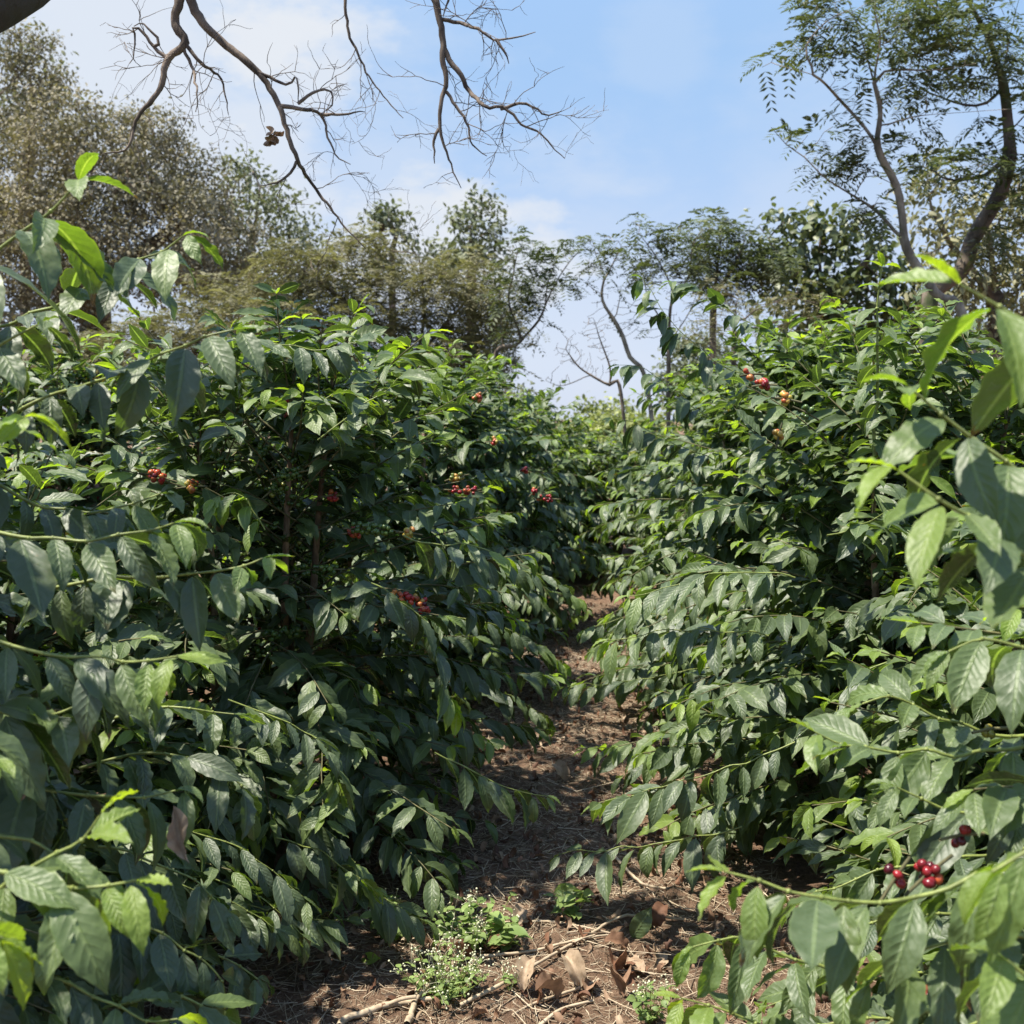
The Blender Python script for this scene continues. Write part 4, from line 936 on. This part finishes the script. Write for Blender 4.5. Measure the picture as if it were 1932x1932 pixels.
# right middle
d = 13.
tree('feathery_tree', 'taller feathery green tree left of the broadleaf tree', G, [up(1350, d, [(1345, 620, d), (1352, 520), (1360, 450)]), PL([(1348, 560, d), (1390, 490), (1410, 440)])],
     [PB(1365, 425, d, 38, 30, 40), PB(1330, 470, d, 40, 36, 50), PB(1395, 470, d, 55, 45, 60), PB(1370, 520, d, 60, 50, 60), PB(1450, 500, d, 45, 35, 50)], 330, 73, M_FEATHER, M_BARK, 'frond', D=.10, kill=.13, per_tip=6, size=.2, spread=.07, r0=.0026, rmax=.04, shell=.2, frond=dict(npin=6, pw=.3, pl=.36))
tree('dry_creeper_bush', 'dry brownish thicket tangled below the feathery tree', G, [up(1380, 11.5, [(1385, 640, 11.5), (1385, 600)])],
     [PB(1370, 580, 11.5, 60, 55, 60), PB(1430, 610, 11.5, 60, 45, 60), PB(1330, 630, 11.5, 50, 40, 60), PB(1500, 600, 11.5, 70, 60, 80)], 420, 74, M_OLIVE, M_BARE, 'frond', D=.12, per_tip=3.5, size=.16, spread=.09, r0=.003, rmax=.03, shell=.1, cat='bush', bias=(0, 0, .3), frond=dict(npin=5, pw=.2))
d = 15.
tree('broadleaf_tree', 'dense dark green broadleaf tree right of the centre', G, [up(1560, d, [(1555, 640, d), (1550, 540), (1545, 480)]), PL([(1552, 560, d), (1480, 500), (1450, 450)]), PL([(1552, 560, d), (1620, 510), (1650, 470)])],
     [PB(1450, 430, d, 30, 36, 40), PB(1500, 450, d, 60, 45, 60), PB(1560, 440, d, 60, 40, 60), PB(1620, 500, d, 60, 50, 60), PB(1530, 530, d, 110, 60, 90), PB(1640, 580, d, 80, 50, 70), PB(1500, 590, d, 70, 45, 60), PB(1740, 600, d, 70, 60, 70)],
     520, 75, M_BROAD, M_BARK, D=.22, per_tip=30, size=.135, spread=.17, r0=.006, rmax=.13, shell=.45, ratio=.6)
d = 13.5
tree('cream_tree', 'pale cream green tree behind the slim trunk at the right edge', G, [up(1880, d, [(1880, 620, d), (1870, 480), (1860, 400)]), PL([(1878, 560, d), (1800, 470), (1760, 400)])],
     [PB(1790, 440, d, 80, 60, 80), PB(1880, 420, d, 80, 90, 90), PB(1750, 360, d, 60, 50, 60), PB(1890, 560, d, 90, 80, 90), PB(1780, 540, d, 70, 60, 80), PB(1960, 480, d, 80, 120, 90)],
     560, 76, M_CREAM, M_BARK, D=.2, per_tip=30, size=.10, spread=.15, r0=.005, rmax=.11, shell=.4, ratio=.5)
# slim and mossy feathery trees, right
d = 9.
FR = dict(npin=7, pw=.26, pl=.36)
tree('slim_feathery_tree', 'slim pale trunked feathery tree leaning left against the sky', G,
     [up(1900, d, [(1826, 632, d), (1766, 555), (1711, 470), (1703, 415), (1691, 350), (1656, 280), (1661, 210), (1646, 145), (1621, 60), (1600, 0), (1580, -60)]),
      PL([(1701, 452, d), (1656, 400), (1611, 370), (1556, 335, d - .2), (1516, 295), (1486, 275), (1455, 240)]),
      PL([(1655, 275, d), (1631, 240), (1586, 190), (1541, 145, d - .3), (1491, 130), (1455, 118)]),
      PL([(1648, 148, d), (1661, 75), (1650, 20), (1660, -40)]),
      PL([(1661, 240, d), (1726, 220), (1816, 212, d + .3), (1916, 205)]),
      PL([(1650, 147, d), (1681, 132), (1766, 132, d + .2), (1840, 120)]),
      PL([(1541, 145, d - .3), (1520, 90), (1560, 40), (1600, 20)]),
      PL([(1611, 370, d), (1640, 330), (1690, 350)]), PL([(1690, 350, d), (1740, 345), (1790, 352)])],
     [PB(1480, 118, d - .3, 50, 26, 50), PB(1560, 80, d - .2, 90, 45, 70), PB(1680, 40, d, 100, 60, 80), PB(1560, 20, d - .2, 70, 40, 60), PB(1500, 250, d - .2, 50, 30, 40), PB(1470, 240, d - .2, 30, 14, 30), PB(1545, 250, d - .2, 42, 24, 40),
      PB(1600, 190, d - .1, 45, 40, 50), PB(1610, 300, d, 50, 50, 50), PB(1570, 320, d, 50, 30, 50), PB(1760, 60, d, 80, 60, 70), PB(1730, 180, d, 70, 40, 60), PB(1640, 400, d, 45, 40, 50), PB(1700, 280, d, 60, 40, 50)],
     520, 77, M_FEATHER, M_SLIM, 'frond', D=.085, kill=.11, per_tip=2.0, size=.19, spread=.04, r0=.0022, rmax=.038, shell=.1, frond=FR, tip_r=2.0, sides=10)
d = 10.
tree('mossy_feathery_tree', 'large mossy dark trunked feathery tree in the upper right corner', G,
     [up(1745, d, [(1752, 600, d), (1766, 548), (1816, 508), (1836, 450), (1881, 375), (1904, 300), (1901, 225), (1891, 150), (1866, 75), (1826, 0), (1800, -60)]),
      PL([(1893, 165, d), (1860, 195), (1820, 198), (1766, 180), (1706, 155, d - .2)]), PL([(1893, 140, d), (1905, 70), (1922, 0), (1940, -60)]), PL([(1904, 250, d), (1950, 200), (1990, 160)]), PL([(1904, 290, d), (1860, 330), (1800, 340, d - .3)])],
     [PB(1760, 20, d, 110, 50, 80), PB(1840, 60, d - .3, 90, 60, 70), PB(1900, 120, d, 70, 70, 70), PB(1830, 150, d, 60, 30, 60), PB(1930, 300, d, 60, 80, 70), PB(1830, 320, d - .3, 100, 50, 70), PB(1740, 320, d - .3, 60, 40, 50), PB(1870, 240, d, 50, 40, 50), PB(1900, 420, d - .4, 70, 60, 60)],
     520, 78, M_FEATHER, M_MOSSY, 'frond', D=.10, kill=.13, per_tip=2.3, size=.21, spread=.06, r0=.0026, rmax=.072, shell=.1, frond=FR, tip_r=2.2, sides=12)
# distant light crowns in the gap
for k, (px, py, d, rx, ry, lab) in enumerate([(1140, 812, 32., 75, 60, 'pale yellow green round tree far off in the gap'), (1085, 825, 36., 50, 40, 'small pale tree left of the distant round one'),
                                            (1215, 835, 28., 70, 65, 'light green tree low behind the right row'), (1130, 880, 24., 70, 45, 'pale low bush in the gap between the rows')]):
    tree('distant_tree', lab, 'pale trees beyond the coffee', [up(px, d, [(px, py + ry * .6, d), (px, py, d)])], [PB(px, py, d, rx, ry), PB(px + rx * .4, py + ry * .3, d - .6, rx * .7, ry * .6), PB(px - rx * .5, py + ry * .25, d - .4, rx * .6, ry * .7)],
         200, 80 + k, M_LIGHT, M_BARK, D=.25, per_tip=34, size=.16, spread=.22, rmax=.1, shell=.5, ratio=.6)
BACK = [(1330, 700, 26., 90, 70, 'dull green tree behind the right row, under the dry thicket'), (1600, 690, 24., 130, 90, 'dull green tree behind the right row, below the broadleaf tree'), (960, 760, 26., 70, 40, 'low dull tree behind the left bushes by the gap'),
        (60, 690, 20., 150, 110, 'dark shaded tree low at the left edge behind the near bush'), (1850, 700, 22., 130, 100, 'dull green tree low at the right edge')]
for k, (px, py, d, rx, ry, lab) in enumerate(BACK):
    tree('background_tree', lab, G, [up(px, d, [(px, py + ry * .5, d), (px, py, d)])], [PB(px, py, d, rx, ry), PB(px - rx * .5, py + 20, d, rx * .6, ry * .8), PB(px + rx * .5, py + 20, d, rx * .6, ry * .8)],
         260, 90 + k, M_GREY if k != 3 else M_DUSTY, M_BARK, D=.28, per_tip=45, size=.15, spread=.22, rmax=.1, shell=.5)

# ------------------------------------------------------------------ bare shade tree overhead
d = 4.6
BARE = [
    [(345, -20, d), (330, 40), (350, 82), (317, 110), (300, 170), (260, 220), (240, 280), (190, 290)],
    [(317, 110, d), (290, 90), (270, 60), (252, 50), (257, 80), (247, 120)],
    [(290, 90, d), (300, 80), (282, 55), (270, 42), (252, 50)],
    [(350, 85, d), (380, 120), (415, 145, d + .1), (425, 180), (430, 215)],
    [(345, 90, d), (365, 135), (372, 180, d - .1), (370, 210)],
    [(345, -20, d), (362, 4), (380, 40), (425, 85), (480, 130), (520, 185), (540, 240), (560, 300), (595, 355, d + .1), (640, 415), (690, 470)],
    [(488, 136, d), (510, 145), (535, 160), (552, 150), (560, 142), (562, 165), (562, 195)],
    [(530, 198, d), (565, 205), (605, 215, d + .1), (620, 260), (635, 295), (660, 310)],
    [(605, 215, d + .1), (640, 215), (690, 210)],
    [(560, 305, d), (545, 330), (520, 345), (490, 352)],
    [(562, 195, d), (590, 175), (620, 170), (628, 195), (610, 213)],
    [(650, -20, d + .2), (655, 50), (670, 90), (700, 150), (740, 200), (760, 225)],
    [(815, -20, d), (832, 50), (836, 115), (842, 150), (832, 200), (830, 245), (850, 310), (870, 355)],
    [(850, -20, d), (842, 15), (835, 32)],
    [(834, 34, d), (870, 45), (900, 55, d - .1), (935, 75), (975, 70), (1010, 60)],
    [(838, 90, d), (850, 115), (870, 145), (890, 178), (915, 200, d - .1), (955, 205), (985, 235), (1016, 250), (1066, 300)],
    [(842, 172, d), (860, 200), (880, 230), (890, 270), (920, 295)],
    [(830, 245, d), (818, 265), (820, 310)], [(945, 205, d - .1), (990, 195), (1030, 215), (1060, 210)], [(935, 75, d - .1), (955, 100), (960, 120)]]
rng = np.random.default_rng(17)
feet = base(-420, 3.0)
root = empty('bare_shade_tree', feet, 'leafless shade tree overhead with twisted branches hanging into the sky', 'tree')
trunk = resample([feet, P(-440, 260, 3.0), P(-300, 100, 3.1), P(-130, 35, 3.25), P(0, -30, 3.4), P(130, -115, 3.6)], .06)
tb = MB(); rr = np.linspace(.19, .10, len(trunk)); tb.add(*tube(trunk, rr * (1 + rng.normal(0, .02, len(rr))), 20)); tb.build('trunk', M_LIMB, root)
lm = MB(); over = resample([trunk[-1], P(240, -150, 4.0), P(345, -130, 4.4), P(560, -150, 4.6), P(840, -120, 4.6), P(1000, -160, 4.6)], .05)
lm.add(*tube(over, np.linspace(.1, .02, len(over)), 10))
fine = MB()
LEN = {0: .020, 5: .018, 12: .015, 1: .007, 3: .007, 7: .008, 14: .007, 15: .010}
twA, twB, twR = [], [], []
for i, br in enumerate(BARE):
    q = resample(PL(br), .025)
    if br[0][1] == -20: q = np.vstack([over[((over - q[0]) ** 2).sum(1).argmin()][None], q])
    q = q + rng.normal(0, .0022, q.shape); q[0] = q[0]
    r0 = LEN.get(i, .006); rad = r0 * (1 - np.linspace(0, 1, len(q))) ** .9 + .0016
    rad *= 1 + rng.normal(0, .05, len(rad)); lm.add(*tube(q, rad, 9))
    # side twigs that fork, finer towards their ends
    start = int(len(q) * (.35 if r0 > .015 else .2))
    for k in range(start, len(q), 2):
        if rng.random() < .47: continue
        stack = [(q[k], nrm(nrm(q[min(k + 1, len(q) - 1)] - q[k - 1]) * .5 + rng.normal(0, .7, 3) * np.array([1, .6, 1])), rng.uniform(.10, .30), min(.0021, rad[k] * .45), 0)]
        while stack:
            p, dd, ln, r, lev = stack.pop(); pts = [p]; m = max(3, int(ln / .022))
            for t in range(m):
                dd = nrm(dd + rng.normal(0, .2, 3) + UP * .015); p = p + dd * ln / m; pts.append(p)
                if lev < 2 and rng.random() < .36: stack.append((p, nrm(dd + rng.normal(0, .75, 3)), ln * rng.uniform(.35, .65), r * .72, lev + 1))
            fine.add(*tube(np.array(pts), np.linspace(r, max(.0006, r * .4), len(pts)), 4))
lm.build('limbs', M_BARE, root); fine.build('twigs', M_BARE, root)['kind'] = 'stuff'
# a dried leaf ball caught on the twigs
mb = MB(); c = P(513, 255, d); r2 = np.random.default_rng(4)
nn = 14; v, f, uv, V = leaf_batch(np.repeat(c[None], nn, 0) + r2.normal(0, .008, (nn, 3)), r2.normal(0, .5, (nn, 3)) - UP * .5, r2.normal(size=(nn, 3)), np.full(nn, .042), np.full(nn, .026), 6, 4, r2, curl=1.8, fold=.6, wave=.1)
mb.add(v, f, uv, 0, np.repeat(r2.uniform(.5, .8, nn), V)); o = mb.build('dead_leaf_clump', M_DEAD, root); o['label'] = 'brown dried leaf clump caught on a twig'

# ------------------------------------------------------------------ sky, sun, camera
SUN_EL, SUN_AZ = radians(66), radians(-102)
w = bpy.data.worlds.new('World'); sc.world = w; w.use_nodes = True; t = w.node_tree; t.nodes.clear()
class WT(NT):
    def __init__(s, t): s.t = t
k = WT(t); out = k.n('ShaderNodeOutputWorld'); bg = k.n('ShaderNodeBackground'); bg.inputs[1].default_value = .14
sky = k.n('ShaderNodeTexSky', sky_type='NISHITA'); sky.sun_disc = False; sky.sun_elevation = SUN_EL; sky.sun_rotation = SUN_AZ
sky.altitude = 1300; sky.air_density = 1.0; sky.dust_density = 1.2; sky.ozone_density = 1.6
dirv = k.n('ShaderNodeTexCoord').outputs['Generated']
mp = k.n('ShaderNodeMapping'); k.set(mp.inputs[0], dirv); mp.inputs[3].default_value = (1, 1, 2.2)
n1 = k.noise(mp.outputs[0], 3.0, 8, .58); n2 = k.noise(mp.outputs[0], 9.0, 6, .6)
nz = k.math('ADD', k.math('MULTIPLY', n1, .75), k.math('MULTIPLY', n2, .25))
tot = None
for (px, py, r0_, r1_, amt) in [(200, 150, 3, 13, .85), (490, 90, 1, 5.5, 1.), (560, 170, 1, 6, .85), (480, 300, 2, 9, .8), (760, 420, 1, 6.0, .9), (890, 400, 1, 4.5, 1.), (1020, 425, 1, 4.5, .85), (700, 330, 2, 9, .4), (1250, 105, .0, 2.4, .16), (1100, 560, 2, 10, .35), (1650, 430, 2, 10, .25)]:
    dv = nrm(P(px, py, 10.) - np.array([0, 0, CAM_Z]))
    dp = k.n('ShaderNodeVectorMath', operation='DOT_PRODUCT'); nv = k.n('ShaderNodeVectorMath', operation='NORMALIZE'); k.set(nv.inputs[0], dirv)
    k.set(dp.inputs[0], nv.outputs[0]); dp.inputs[1].default_value = tuple(dv)
    ang = k.math('MULTIPLY', k.math('ARCCOSINE', dp.outputs['Value'] if 'Value' in dp.outputs else dp.outputs[1]), 180 / pi)
    ang = k.math('ADD', ang, k.math('MULTIPLY', k.math('SUBTRACT', nz, .5), 34.0 if r1_ > 4 else 16.))
    m = k.smooth(ang, r0_, r1_, amt, 0.)
    tot = m if tot is None else k.math('MAXIMUM', tot, m)
gen = k.smooth(nz, .50, .72, 0, .5)
tot = k.math('MAXIMUM', tot, gen)
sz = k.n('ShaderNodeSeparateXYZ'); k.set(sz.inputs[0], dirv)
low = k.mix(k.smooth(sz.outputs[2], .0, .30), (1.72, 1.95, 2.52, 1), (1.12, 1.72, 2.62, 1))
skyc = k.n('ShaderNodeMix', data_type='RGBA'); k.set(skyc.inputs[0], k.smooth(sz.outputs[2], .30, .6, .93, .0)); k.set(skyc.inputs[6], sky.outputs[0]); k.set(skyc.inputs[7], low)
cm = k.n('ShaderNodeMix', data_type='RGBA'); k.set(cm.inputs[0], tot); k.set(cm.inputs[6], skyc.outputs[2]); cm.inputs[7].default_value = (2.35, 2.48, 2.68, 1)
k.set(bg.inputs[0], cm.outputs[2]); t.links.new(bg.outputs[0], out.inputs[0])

sd = bpy.data.lights.new('sun', 'SUN'); sd.energy = 4.1; sd.angle = radians(1.); sd.color = (1, .93, .81)
so = bpy.data.objects.new('sun', sd); COL.objects.link(so)
from mathutils import Vector
sv = Vector((cos(SUN_EL) * sin(SUN_AZ), cos(SUN_EL) * cos(SUN_AZ), sin(SUN_EL))); so.rotation_euler = sv.to_track_quat('Z', 'Y').to_euler()

cd = bpy.data.cameras.new('camera'); cd.sensor_width = 36; cd.sensor_fit = 'HORIZONTAL'; cd.lens = 18 / tan(FOV / 2); cd.clip_start = .05; cd.clip_end = 2000
cd.dof.use_dof = True; cd.dof.focus_distance = 3.3; cd.dof.aperture_fstop = 5.8
co = bpy.data.objects.new('camera', cd); COL.objects.link(co); co.location = (0, 0, CAM_Z); co.rotation_euler = (pi / 2 + PITCH, 0, 0)
sc.camera = co
vs = sc.view_settings; vs.view_transform = 'Standard'; vs.look = 'None'; vs.gamma = 1; vs.exposure = 1.28; vs.use_curve_mapping = False
sc.cycles.max_bounces = 6; sc.cycles.diffuse_bounces = 3; sc.cycles.transmission_bounces = 4; sc.cycles.glossy_bounces = 3
sc.cycles.use_adaptive_sampling = True; sc.cycles.adaptive_threshold = .012
sc.cycles.use_denoising = True
sc.cycles.caustics_reflective = False; sc.cycles.caustics_refractive = False
print('leaves', N_LEAF[0], 'faces', sum(len(o.data.polygons) for o in sc.objects if o.type == 'MESH'))
